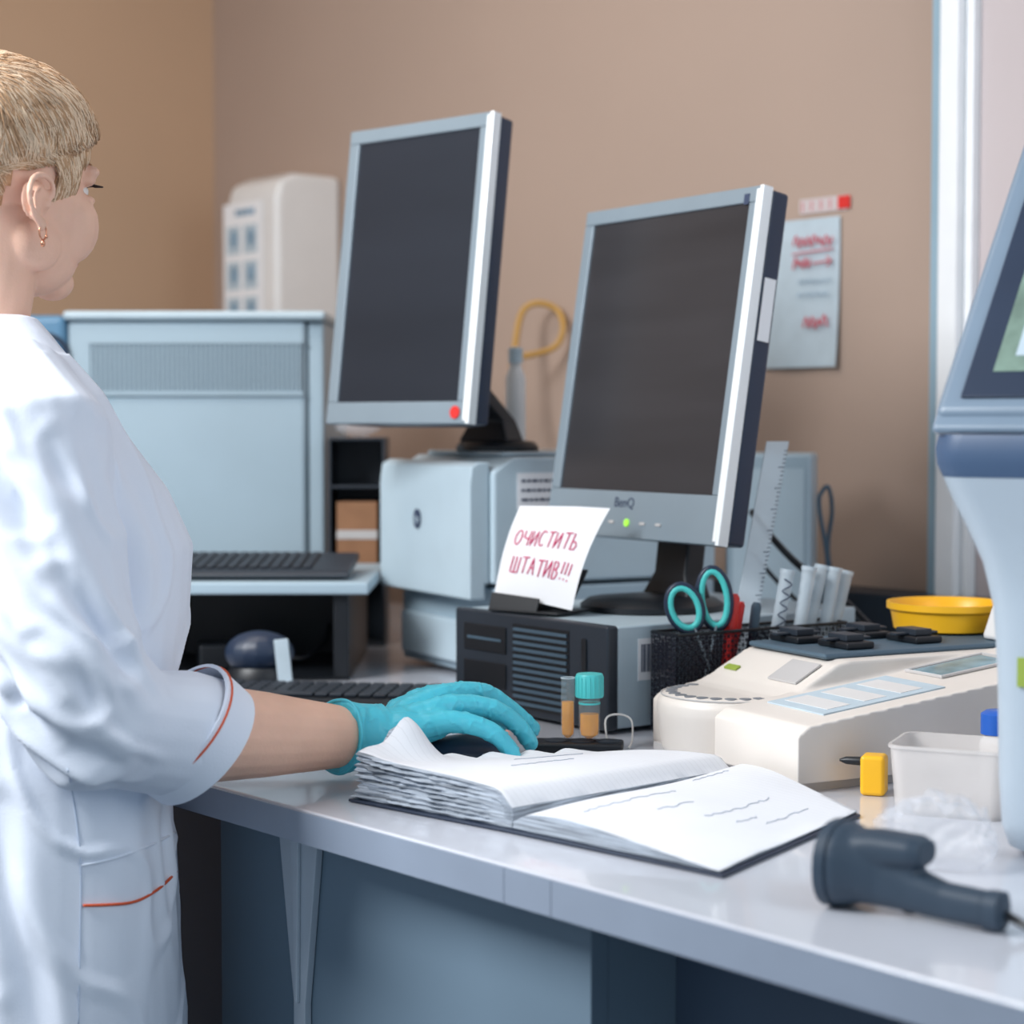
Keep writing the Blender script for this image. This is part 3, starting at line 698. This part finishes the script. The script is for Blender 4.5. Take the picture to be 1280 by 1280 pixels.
def hright(a,l):
    z=.015+.012*math.sin(min(1,a*2.2)*PI*.5)*(1-.75*a)+.0015*math.sin(l*7)
    z-= .006*max(0,.08-a)/.08
    z-= .014*a
    return max(z,.0045)
page_block('left_pages',BLf,hleft,[M['page'],M['pages']],jit=lambda a,l:.0040*(1-a)+.0016,nl=56,K=18)
page_block('right_pages',lambda a,l,z:BRt(a*.99+.005,l,z),hright,[M['page'],M['pages']],jit=lambda a,l:.0006)
M['faint']=mat('faint_pencil',(168,178,196),.8)
for (a,l0,l1) in ((.25,.1,.55),(.43,.3,.5),(.6,.4,.8),(.8,.55,.85),(.15,.7,.9),(.72,.45,.6)):
    pts=[]; n=int((l1-l0)/.016)
    for i in range(n):
        l=l0+(l1-l0)*i/n; a2=a+random.uniform(-.012,.012)
        pts.append(BRt(a2*.99+.005,l,hright(a2,l)+.0004))
    MB().tube(pts,.0003,4).build('handwriting',M['faint'],bk_)
for (a,l0,l1) in ((.35,.45,.8),(.55,.3,.6)):
    pts=[]; n=int((l1-l0)/.016)
    for i in range(n):
        l=l0+(l1-l0)*i/n; a2=a+random.uniform(-.012,.012)
        pts.append(BLf(a2,l,hleft(a2,l)+.0004))
    MB().tube(pts,.0003,4).build('handwriting',M['faint'],bk_)

# ------------------------------------------------------------ mouse
ms=thing('computer_mouse','black computer mouse under the gloved hand','mouse',(-.047,1.820,HD),rot(.86,.5))
m=MB(); m.ell((0,0,.012),(.056,.031,.022),nu=32,nv=20)
me=m.mesh('shell')
for v in me.vertices: v.co.z=max(v.co.z,.001)
link('shell',me,M['navy'],ms,ang=180)
MB().ell((.032,0,.028),(.009,.003,.006)).build('wheel',M['black'],ms)

# ------------------------------------------------------------ handheld scanner in foreground
hs=thing('handheld_scanner','dark blue grey handheld barcode scanner lying on desk at right front','scanner',(.249,1.288,HD),rot(.79,-.61))
SS=Matrix.Scale(.80,4)
m=MB(SS)
def rr(x,cy,cz,w,h,n=24,e=.72):
    out=[]
    for k in range(n):
        a=2*PI*k/n; c=math.cos(a); s_=math.sin(a)
        out.append(V((x,cy+w*math.copysign(abs(c)**e,c),cz+h*math.copysign(abs(s_)**e,s_))))
    return out
m.loft([rr(-.038,0,.037,.037,.036,e=.85),rr(-.028,0,.037,.036,.035,e=.85),rr(-.012,0,.035,.028,.029,e=.85),rr(.006,0,.030,.021,.024),rr(.030,0,.024,.017,.019),rr(.060,0,.018,.0145,.0155),rr(.100,0,.0165,.0145,.0150)])
m.loft([rr(-.018,0,.050,.024,.018),rr(.0,0,.054,.022,.016),rr(.034,0,.056,.021,.013),rr(.044,0,.055,.018,.010)])
m.loft([rr(.0,0,.040,.017,.016),rr(.036,0,.036,.014,.014)])
link('body',remesh(m,'body',.0018,3),M['scan'],hs,ang=180)
MB(SS).loft([rr(-.034,0,.037,.0385,.0369,e=.85),rr(-.043,0,.037,.040,.0369,e=.85),rr(-.043,0,.037,.034,.032,e=.85),rr(-.036,0,.037,.031,.029,e=.85)]).build('window_rim',M['scan'],hs)
MB(SS).loft([rr(.098,0,.0165,.0158,.0162),rr(.110,0,.0165,.0158,.0162),rr(.113,0,.0165,.010,.010)]).build('end_cap',M['scan'],hs)
MB().tube(cat([(.090,0,.012),(.11,-.004,.006),(.14,-.03,.004),(.18,-.07,.004)],5),.003,8).build('cord',M['black'],hs)
MB(SS).ell((.028,0,.010),(.010,.007,.008)).build('trigger',M['black'],hs)

# ------------------------------------------------------------ right foreground instrument
rd=thing('touchscreen_analyser','pale blue instrument with tilted touchscreen at the right edge','analyser',(.322,1.45,HD),rot(.81,-.58))
up=V((0,.184,.233)); n_=V((0,-.233,.184)).normalized()
def rrect(x0,x1,y0,y1,z,r=.03,k=6):
    pts=[]
    for cx,cy,a0 in ((x1-r,y1-r,0),(x0+r,y1-r,90),(x0+r,y0+r,180),(x1-r,y0+r,270)):
        for q in range(k+1): a=math.radians(a0+q*90/k); pts.append(V((cx+r*math.cos(a),cy+r*math.sin(a),z)))
    return pts
MB().loft([rrect(.050,.262,.040,.33,.0),rrect(.038,.270,.028,.336,.008),rrect(.034,.272,.024,.34,.024),rrect(.032,.274,.022,.342,.06),rrect(.030,.274,.022,.34,.14),rrect(.027,.278,.020,.33,.19),rrect(.020,.284,.015,.32,.225),rrect(.010,.292,.007,.305,.252),rrect(.001,.300,-.001,.29,.275),rrect(-.004,.304,-.006,.289,.290)]).build('column',M['machine'],rd,ang=60)
MB().loft([rrect(-.004,.304,-.006,.289,.2902),rrect(-.008,.308,-.009,.288,.300),rrect(-.009,.309,-.010,.286,.312),rrect(-.007,.307,-.008,.286,.3222)]).build('chin_band',M['mblue'],rd,ang=60)
MB().prism([(-.008,.3226),(-.006,.330),(.184,.566),(.198,.568),(.215,.550),(.25,.42),(.284,.3226)],'x',-.004,.304).build('head_housing',M['mframe'],rd,bevel=.009,seg=4)
def Sg(x,t,o): return V((x,.0,.325))+up*t+n_*o
def slab3(name,x0,x1,t0,t1,o0,o1,m,bevel=0,seg=2,par=None):
    vs=[Sg(x,t,o) for x in(x0,x1) for t in (t0,t1) for o in (o0,o1)]
    return MB().add(vs,[(0,1,3,2),(4,6,7,5),(0,4,5,1),(2,3,7,6),(0,2,6,4),(1,5,7,3)]).build(name,m,par or rd,bevel=bevel,seg=seg)
slab3('screen_frame',-.004,.304,.02,1.03,-.006,.012,M['mframe'],.009,5)
slab3('bezel',.016,.284,.07,.99,.0122,.0145,M['casing'],.001)
sc_=slab3('display',.036,.26,.15,.92,.0147,.0152,M['scrn2'])
for i in range(4):
    x=.050+i*.05
    slab3('screen_icon',x,x+.036,.20,.30,.0153,.0157,M['paper_b'],par=sc_)
slab3('screen_panel',.050,.245,.40,.84,.0153,.0157,M['pic'],par=sc_)
MB().box(.056,.075,.0195,.0225,.133,.155).build('green_sticker',M['greyg'],rd)

# ------------------------------------------------------------ person
B0=V((-.455,1.728,0)); F=V((.85,.53,0)).normalized(); R=V((F.y,-F.x,0))
def bp(f,r,z): return B0+F*f+R*r+V((0,0,z))
pe=thing('person','person in white lab coat with orange piping and blue glove, hand on mouse','person',(B0.x,B0.y,0))
RINGS=[(.50,.015,.14,.185),(.72,.013,.136,.178),(.90,.013,.130,.17),(1.0,.015,.128,.162),(1.08,.026,.133,.16),(1.14,.026,.136,.158),(1.19,.014,.124,.155),(1.235,-.006,.108,.158),(1.275,-.020,.095,.155),(1.305,-.030,.082,.128),(1.330,-.034,.070,.092),(1.345,-.036,.061,.070)]
def torso(mb,k=1.0,zt=9,dz=0,n=32):
    rings=[]
    for z,off,rf,rr_ in RINGS:
        if z>zt: continue
        rings.append([bp(off+rf*k*math.cos(2*PI*i/n),rr_*k*math.sin(2*PI*i/n),z+dz) for i in range(n)])
    mb.loft(rings)
def ringloft(mb,C,Nn,r,n=20):
    rings=[];a=None
    for i,(c,nn2,r_) in enumerate(zip(C,Nn,r)):
        t=V(nn2).normalized()
        if a is None: a=V((0,1,0))
        a=(a-t*a.dot(t)).normalized(); b2=t.cross(a)
        rings.append([V(c)+(a*math.cos(2*PI*k/n)+b2*math.sin(2*PI*k/n))*r_ for k in range(n)])
    mb.loft(rings)
S=V((-.400,1.600,1.258)); E=V((-.339,1.575,.997)); Wr=V((-.142,1.77,.960))
Hh=V((.86,.5,0)).normalized(); Hs=V((Hh.y,-Hh.x,0)); Hu=V((0,0,1))
def hand(mb,O,h,s,u,rs=1.0,z0=.040):
    def p(a,b,c): return O+h*a*1.05+s*b*1.16+u*(c-z0)
    fing=[([(.05,-.022,.056),(.088,-.030,.066),(.127,-.038,.064),(.153,-.040,.048),(.172,-.039,.033)],[.0125,.0118,.0100,.0090,.0080]),
          ([(.05,-.008,.058),(.090,-.009,.070),(.133,-.012,.069),(.163,-.011,.050),(.184,-.009,.031)],[.0125,.0120,.0102,.0092,.0082]),
          ([(.05,.008,.056),(.087,.013,.064),(.124,.018,.059),(.150,.020,.041),(.163,.020,.023)],[.0125,.0115,.0098,.0088,.0078]),
          ([(.045,.020,.048),(.076,.033,.053),(.105,.043,.044),(.123,.046,.027),(.130,.047,.013)],[.0125,.0106,.0092,.0082,.0073])]
    for pts,r in fing:
        P=[p(*q) for q in pts]; mb.tube(cat(P,4),[x*rs for x in r],12)
        for q,r_ in zip(P,r): mb.ell(q,(r_*rs*1.02,)*3,nu=12,nv=8)
    th=[p(.020,-.018,.034),p(.05,-.040,.034),p(.078,-.052,.028),(p(.100,-.055,.022))]
    mb.tube(cat(th,4),[.015*rs,.0135*rs,.0113*rs,.0095*rs],12)
    mb.ell(th[-1],(.0095*rs,)*3,nu=12,nv=8)
    Bm=Matrix((h,s,u)).transposed()
    mb.ell(p(.045,.002,.047),(.05*rs,.034*rs,.019*rs),Bm)
    mb.ell(p(.065,.002,.053),(.028*rs,.038*rs,.0145*rs),Bm)
    mb.ell(p(.005,0,.042),(.032*rs,.028*rs,.022*rs),Bm)
# --- body (one continuous surface)
Hc=V((-.468,1.757,1.470)); Fh=V((.58,.815,0)).normalized(); Rh=V((Fh.y,-Fh.x,0)); Bh=Matrix((Fh,Rh,V((0,0,1)))).transposed()
def bh(f,r,z): return Hc+Fh*f+Rh*r+V((0,0,z))
EZ=-.022; EK=.60
m=MB(); torso(m,.84,dz=-.02)
m.tube([bh(-.040,0,-.20),bh(-.034,0,-.13),bh(-.022,0,-.08),bh(-.012,0,-.03)],[.058,.052,.052,.056],24)
m.ell(bh(-.012,0,.026),(.095,.075,.076),Bh,28,18)
m.ell(bh(.022,0,-.028),(.064,.063,.076),Bh,28,18)
m.ell(bh(.026,0,-.066),(.054,.050,.038),Bh,24,14)
m.ell(bh(.064,0,-.088),(.018,.022,.017),Bh)
for sgn in(-1,1):
    m.ell(bh(.050,sgn*.035,-.038),(.032,.028,.036),Bh)
    m.ell(bh(.0,sgn*.052,-.058),(.028,.014,.026),Bh)
    m.ell(bh(.072,sgn*.028,.013),(.013,.026,.008),Bh)
    m.ell(bh(.071,sgn*.031,.005),(.012,.018,.006),Bh)
    m.ell(bh(.070,sgn*.031,-.013),(.012,.018,.006),Bh)
    m.ell(bh(.088,sgn*.010,-.038),(.010,.008,.007),Bh)
    ec=bh(-.018,sgn*.0765,EZ)
    def ep(f,z,o=0): return ec+(Fh*f*1.35+Rh*sgn*o+V((0,0,z)))*EK
    hx=[ep(.010,-.006,.0),ep(.019,.008,.002),ep(.016,.023,.006),ep(.0,.033,.012),ep(-.017,.027,.017),ep(-.025,.008,.020),ep(-.021,-.012,.017),ep(-.010,-.028,.010),ep(.0,-.037,.006)]
    m.tube(cat(hx,4),[.0025,.0028,.0030,.0032,.0032,.0030,.0028,.0034,.0040],8)
    m.tube(cat([ep(.0,.016,.006),ep(-.010,.010,.011),ep(-.012,-.006,.011),ep(-.002,-.019,.008)],4),.0022,8)
    m.ell(ep(.001,-.038,.005),(.0056,.0033,.0066),Bh); m.ell(ep(.009,-.008,.005),(.004,.0033,.005),Bh)
    m.ell(ep(-.003,-.002,-.004),(.016,.004,.019),Bh)
m.tube([bh(.084,0,.004),bh(.094,0,-.018),bh(.100,0,-.034)],[.007,.008,.0105],12); m.ell(bh(.098,0,-.036),(.010,.010,.008),Bh)
m.ell(bh(.082,0,-.061),(.010,.017,.006),Bh); m.ell(bh(.079,0,-.070),(.010,.016,.0065),Bh)
m.tube(cat([bp(-.03,.08,1.25),S+V((0,0,-.02)),V((-.382,1.583,1.15)),E],5),[.045,.045,.044,.042],18)
m.ell(E,(.045,.045,.045))
m.tube(cat([E,E.lerp(Wr,.25),E.lerp(Wr,.6),Wr,Wr+Hh*.02],4),[.045,.049,.040,.0265,.022],20,flat=.95)
hand(m,Wr,Hh,Hs,Hu,.80)
LS=bp(-.03,-.165,1.245); LE=bp(-.035,-.205,.99); LW=bp(.02,-.20,.76)
m.tube(cat([bp(-.03,-.08,1.25),LS,LE,LW],5),[.045,.045,.04,.026],18)
hand(m,LW,V((.1,0,-1)).normalized(),F,(-R),1.0,z0=.04)
for sgn in(-1,1):
    m.tube(cat([bp(.0,sgn*.08,.78),bp(.0,sgn*.085,.5),bp(.0,sgn*.085,.28),bp(-.01,sgn*.085,.07)],5),[.075,.065,.05,.038],18)
    m.ell(bp(.05,sgn*.09,.045),(.11,.04,.035),Matrix((F,R,V((0,0,1)))).transposed())
me=remesh(m,'body',.0022,4,.5)
me.materials.append(M['skin']); me.materials.append(M['lips'])
for p in me.polygons:
    c=p.center-Hc; f=c.dot(Fh); r=c.dot(Rh); z=c.z
    if f>.080 and abs(r)<.018-.8*abs(z+.066) and -.079<z<-.056: p.material_index=1
o=bpy.data.objects.new('body',me); COL.objects.link(o); o.parent=pe; me.transform(lmat(pe).inverted())
me.polygons.foreach_set('use_smooth',[True]*len(me.polygons))
for sgn in(-1,1):
    ey=MB(); ey.ell(bh(.0690,sgn*.028,-.004),(.0115,.0110,.0088),Bh,20,14); ey=ey.build('eye',M['eye'],pe,world=True,ang=180)
    i_=MB().ell(bh(.0785,sgn*.027,-.004),(.003,.0055,.0055),Bh).build('iris',M['iris'],ey,ang=180); i_.data.transform(lmat(pe).inverted())
    MB().tube(cat([bh(.081,sgn*.018,.001),bh(.085,sgn*.030,.003),bh(.081,sgn*.041,.001),bh(.084,sgn*.048,.000)],4),[.0012,.0018,.0016,.0006],6).build('eyelashes',M['lash'],pe,world=True,ang=180)
    MB().tube(cat([bh(.087,sgn*.014,.016),bh(.084,sgn*.03,.0215),bh(.072,sgn*.045,.017)],4),[.001,.0018,.001],6).build('eyebrow',M['hair'],pe,world=True,ang=180)
    ec=bh(-.017,sgn*.0805,-.0455)
    er=MB().tube([ec+V((0,0,-.006))+Fh*.004*math.cos(t)+V((0,0,.007*math.sin(t))) for t in [k*PI/8 for k in range(16)]],.0008,6,closed=True)
    er.ell(ec+V((0,0,-.016)),(.0022,.0022,.0032),nu=10,nv=8).ell(ec+V((.003,0,-.010)),(.0015,.0015,.002),nu=8,nv=6)
    er.build('earring',M['gold'],pe,world=True,ang=180)
# hair
Cc=V((-.012,0,.027)); RR=V((.095,.075,.076))
def inhair(p,e=0):
    f,r,z=p
    e=e+.006*noise.noise(V((f*60,r*60,z*20)))
    if f>.062: return z>.032-e
    if f>.040: return z>.008+.9*max(0,f-.045)-e
    if f>.008: return z>-.028-.25*(f-.008)-e
    if f>-.040: return z>.004-e*.4+.15*abs(f+.016)
    return z>-.080-e
def sca(d,off): return V((Cc.x+d.x*(RR.x+off),Cc.y+d.y*(RR.y+off),Cc.z+d.z*(RR.z+off)))
cap=MB(); nu,nv=90,60; vs=[];fs=[]
for j in range(nv+1):
    for i in range(nu):
        t=PI*j/nv;p=2*PI*i/nu; d=V((math.sin(t)*math.cos(p),math.sin(t)*math.sin(p),math.cos(t)))
        vs.append(bh(*sca(d,.0026+.004*max(0,d.z)+.001*noise.noise(d*6))))
for j in range(nv):
    for i in range(nu):
        t=PI*(j+.5)/nv;p=2*PI*(i+.5)/nu; d=V((math.sin(t)*math.cos(p),math.sin(t)*math.sin(p),math.cos(t)))
        if inhair(sca(d,.0),-.010): fs.append((j*nu+i,j*nu+(i+1)%nu,(j+1)*nu+(i+1)%nu,(j+1)*nu+i))
cap.add(vs,fs)
lo=[v for v in cap.bm.verts if not v.link_faces]; bmesh.ops.delete(cap.bm,geom=lo,context='VERTS')
hb=cap.build('hair',M['hairb'],pe,world=True,ang=180)
sld=hb.modifiers.new('s','SOLIDIFY'); sld.thickness=.003; sld.offset=-1
CW=V((-.42,.15,.89)).normalized()
lk=MB(); rnd=random.Random(5)
clumps=[]
while len(clumps)<1000:
    d=V((rnd.gauss(0,1),rnd.gauss(0,1),rnd.gauss(0,1))).normalized()
    if d.y<-.3 and rnd.random()<.7: continue
    if inhair(sca(d,0)):
        side=max(0,1-max(0,d.z)*1.6)
        clumps.append((d,rnd.gauss(0,.10+.08*(1-side))+noise.noise(d*1.6)*(.5+.5*(1-side)),rnd.gauss(0,.03)+.16*noise.noise(d*2.2+V((5,5,5))),rnd.uniform(.85,1.2),rnd.uniform(-.001,.002+.0015*(1-side)),.5+.9*noise.noise(d*7),side))
for (d0,wv0,curl0,Lk,lf,tone,side) in clumps:
    for q in range(38):
        d=(d0+V((rnd.gauss(0,.055),rnd.gauss(0,.055),rnd.gauss(0,.055)))).normalized()
        if not inhair(sca(d,0)): continue
        top=max(0,d.z); front=max(0,d.x)
        lift=.0022+max(0,lf*(.4+top))+.0055*top+.013*front*(.4+top)
        L=rnd.uniform(.026,.036)*Lk*(1+.3*top+.3*front); n=7
        wv=wv0+rnd.gauss(0,.03); curl=curl0+rnd.gauss(0,.01); eb=rnd.uniform(.002,.010)
        pts=[]; dd=d.copy(); ro=rnd.uniform(-.0003,.0010)
        for k in range(n):
            u=k/(n-1)
            off=lift*(.62+.5*math.sin(PI*min(1,u*.9+.05)))+ro
            if u>.8: off-=.0012
            pts.append(bh(*sca(dd,max(off,.0022))))
            t=(dd-CW*dd.dot(CW)); t=(t-dd*t.dot(dd))
            if t.length<.05: t=V((1,0,0))-dd*dd.x
            t.normalize(); sd=dd.cross(t)
            ang=wv+curl*k
            dd=(dd+(t*math.cos(ang)+sd*math.sin(ang))*(L/(n-1)/.082)).normalized()
            dd=(dd+(d0-d)*.04*u).normalized()
            if not inhair(sca(dd,0),eb): break
        if len(pts)<3: continue
        r0=rnd.uniform(.00026,.00046)
        m_=len(pts); rs=[r0*(.8+.7*math.sin(PI*min(.95,(i+.6)/m_))) for i in range(m_)]; rs[-1]=r0*.12
        lk.tube(pts,rs,3,mi=(1 if rnd.random()<max(.1,min(.95,tone)) else 0))
lk.build('hair_locks',[M['hair'],M['hair2']],pe,world=True,ang=180)

# --- coat
m=MB(); torso(m,1.0)
cuffN=V((.60,.48,-.62)).normalized(); cuffC=V((-.274,1.638,.981))
C=[S+V((-.07,.06,.015)),S+V((-.03,.03,.010)),S+V((-.004,.005,-.014)),V((-.394,1.592,1.18)),V((-.380,1.578,1.10)),V((-.362,1.571,1.04)),V((-.335,1.582,1.0)),V((-.303,1.612,.993)),cuffC]
Nn=[(1,-1,-.2),(.7,-.7,-.5),(.3,-.3,-.9),(.12,-.12,-1),(.15,-.05,-1),(.3,.15,-.9),(.55,.4,-.7),cuffN,cuffN]
ringloft(m,C,Nn,[.055,.062,.066,.065,.064,.063,.062,.0598,.0590])
m.tube(cat([bp(-.03,-.09,1.26),LS,LE,bp(.0,-.205,.86)],5),[.06,.068,.062,.052],20)
cm=remesh(m,'coat',.0032,8,.5)
cm.update()
nr=[v.normal.copy() for v in cm.vertices]
FOLDS=[((-.40,1.53,1.22),(-.33,1.53,1.06),.010,.010),((-.43,1.54,1.14),(-.34,1.51,1.02),.008,.011),((-.36,1.52,1.12),(-.31,1.55,1.03),.008,.009),
 ((-.42,1.52,1.04),(-.32,1.53,.97),.008,.011),((-.40,1.53,.99),(-.31,1.56,.945),.007,.008),((-.34,1.60,1.20),(-.33,1.64,1.07),.011,.009),
 ((-.33,1.68,1.12),(-.34,1.66,.98),.010,.008),((-.42,1.58,.93),(-.40,1.57,.74),.013,.010),((-.35,1.62,.92),(-.33,1.62,.72),.012,.007),((-.31,1.68,.95),(-.31,1.68,.76),.010,.006),((-.45,1.55,1.28),(-.38,1.53,1.17),.009,.008),
 ((-.38,1.51,1.08),(-.30,1.56,1.00),.006,.006),((-.44,1.53,1.09),(-.36,1.51,.99),.006,.006),((-.46,1.57,.92),(-.44,1.57,.80),.010,.008),((-.37,1.55,1.24),(-.35,1.56,1.14),.007,.006)]
FOLDS=[(V(a),V(b),w,dp_) for a,b,w,dp_ in FOLDS]
for v,nn3 in zip(cm.vertices,nr):
    p=v.co.copy()
    a=noise.noise(V((p.x*8+p.z*3,p.y*8,p.z*3)))*.007
    q=V((p.x*12+p.z*8,p.y*12-p.z*5,p.z*5+4))
    nq=abs(noise.noise(q)); b2=(.16-nq)*.022 if nq<.16 else 0
    c=0
    pw=p+V((noise.noise(p*9),noise.noise(p*9+V((3,0,0))),noise.noise(p*9+V((0,5,0)))))*.020
    for A,Bf_,w,dp_ in FOLDS:
        ab=Bf_-A; t=max(0,min(1,(pw-A).dot(ab)/ab.length_squared)); dd=(pw-(A+ab*t)).length
        if dd<w*4.5:
            taper=math.sin(PI*min(1,max(0,.12+.76*t)))
            c+= -dp_*taper*math.exp(-(dd/w)**2)+dp_*.5*taper*math.exp(-((dd-2.0*w)/(w*.9))**2)
    dc=(p-cuffC).length
    fade=min(1,max(0,(dc-.072)/.03))
    if p.z>1.31: fade*=.3
    v.co=p+nn3*(a+b2+c)*fade
coat=link('coat',cm,M['coat'],pe,world=True,ang=180)
t=cuffN; a=V((0,1,0)); a=(a-t*a.dot(t)).normalized(); b2=t.cross(a)
def cr(off,r,n=48): return [cuffC+t*off+(a*math.cos(2*PI*k/n)+b2*math.sin(2*PI*k/n))*(r+.0006*math.sin(3*2*PI*k/n)) for k in range(n)]
MB().loft([cr(-.022,.0580),cr(-.0218,.0614),cr(.013,.0598),cr(.0132,.0586),cr(-.008,.0560)],cap=False).build('cuff',M['coat'],pe,world=True,ang=50)
MB().tube(cr(-.0175,.0618),.0010,6,closed=True).build('cuff_piping',M['piping'],pe,world=True,ang=180)
bmt=bmesh.new(); bmt.from_mesh(cm); bvh=BVHTree.FromBMesh(bmt); bmt.free()
inv=lmat(pe).inverted()
def on_coat(px,py,off=.001):
    o_=inv@V((0,0,CAMZ)); d=ray(px,py).normalized(); h_,n2,_,_=bvh.ray_cast(o_,d)
    if h_ is None: return None
    return h_-d*off
def coat_line(name,pp,r,m,off=.001,it=1):
    P=[on_coat(q.x,q.y,off) for q in cat([(x,y,0) for x,y in pp],6)]
    P=[p for p in P if p is not None]
    for _ in range(it):
        P=[(P[max(i-1,0)]+p+P[min(i+1,len(P)-1)])/3 for i,p in enumerate(P)]
    if len(P)>3: MB().tube(P,r,6).build(name,m,pe,ang=180)
coat_line('pocket_piping',[(102,1132),(135,1131),(170,1127),(200,1110),(222,1088)],.0013,M['piping'],.0022,2)
coat_line('pocket_edge',[(100,1082),(140,1074),(185,1058),(220,1040)],.0012,M['coat'],.0008)
coat_line('coat_seam',[(98,1285),(100,1180),(101,1080),(92,1000),(84,960)],.0007,M['seam'],.0001)
# --- glove
m=MB(); hand(m,Wr,Hh,Hs,Hu,1.0)
aw=(Wr-E).normalized()
m.tube([Wr-aw*.026,Wr-aw*.010,Wr+Hh*.004,Wr+Hh*.025],[.0345,.0325,.0315,.029],24,flat=.98)
gm=remesh(m,'glove',.0016,3,.5)
gm.update(); nr=[v.normal.copy() for v in gm.vertices]
for v,n2 in zip(gm.vertices,nr):
    p=v.co; w=.25+1.3*math.exp(-((p-Wr).length/.05)**2)
    nz=abs(noise.noise(V((p.x*55+p.y*30,p.y*55-p.x*30,p.z*40))))
    v.co=p+n2*(.0013*w*math.sin((p-Wr).dot(aw)*330+noise.noise(p*40)*5)*(.5+noise.noise(p*30)) + (.0011 if nz<.06 else 0)*(1-nz/.06))
link('glove',gm,M['glove'],pe,world=True,ang=180)
t=aw; a=(V((0,0,1))-t*t.z).normalized(); b2=t.cross(a)
MB().tube([Wr-aw*(.025)+(a*math.cos(q)*.98+b2*math.sin(q))*(.0342+.0006*math.sin(q*5))+aw*.001*math.sin(q*3) for q in [k*PI/20 for k in range(40)]],.0017,8,closed=True).build('glove_rim',M['glove'],pe,world=True,ang=180)
# trousers and shoes
m=MB()
for sgn in(-1,1):
    m.tube(cat([bp(.0,sgn*.075,.74),bp(.0,sgn*.082,.5),bp(.0,sgn*.086,.28),bp(-.01,sgn*.088,.09)],5),[.078,.078,.068,.062],20)
link('trousers',remesh(m,'trousers',.008,3),M['trouser'],pe,world=True,ang=180)
for sgn in(-1,1):
    m=MB(); Bf=Matrix((F,R,V((0,0,1)))).transposed()
    m.ell(bp(.05,sgn*.09,.05),(.135,.052,.048),Bf,24,14)
    me=m.mesh('shoe')
    for v in me.vertices: v.co.z=max(v.co.z,.001)
    link('shoe',me,M['shoe'],pe,world=True,ang=180)

# ------------------------------------------------------------ lights
def area(name,loc,tgt,size,en,col,sy=None,spread=180):
    l=bpy.data.lights.new(name,'AREA'); l.energy=en; l.size=size; l.color=col; l.spread=math.radians(spread)
    if sy: l.shape='RECTANGLE'; l.size_y=sy
    o=bpy.data.objects.new(name,l); COL.objects.link(o); o.location=loc
    o.rotation_euler=(V(tgt)-V(loc)).to_track_quat('-Z','Y').to_euler(); return o
area('window_light',(-1.40,1.15,2.25),(-.10,1.85,1.1),.8,30,(.96,.98,1),spread=130)
area('side_light',(1.35,.35,2.0),(.2,2.0,1.0),1.0,12,(.90,.96,1),1.2)
area('ceiling_light',(-.7,2.3,2.7),(-.9,3.3,1.6),.8,15,(1,.90,.80))
w=bpy.data.worlds.new('world'); sc.world=w; w.use_nodes=True
w.node_tree.nodes['Background'].inputs[0].default_value=(.54,.68,.82,1); w.node_tree.nodes['Background'].inputs[1].default_value=.66
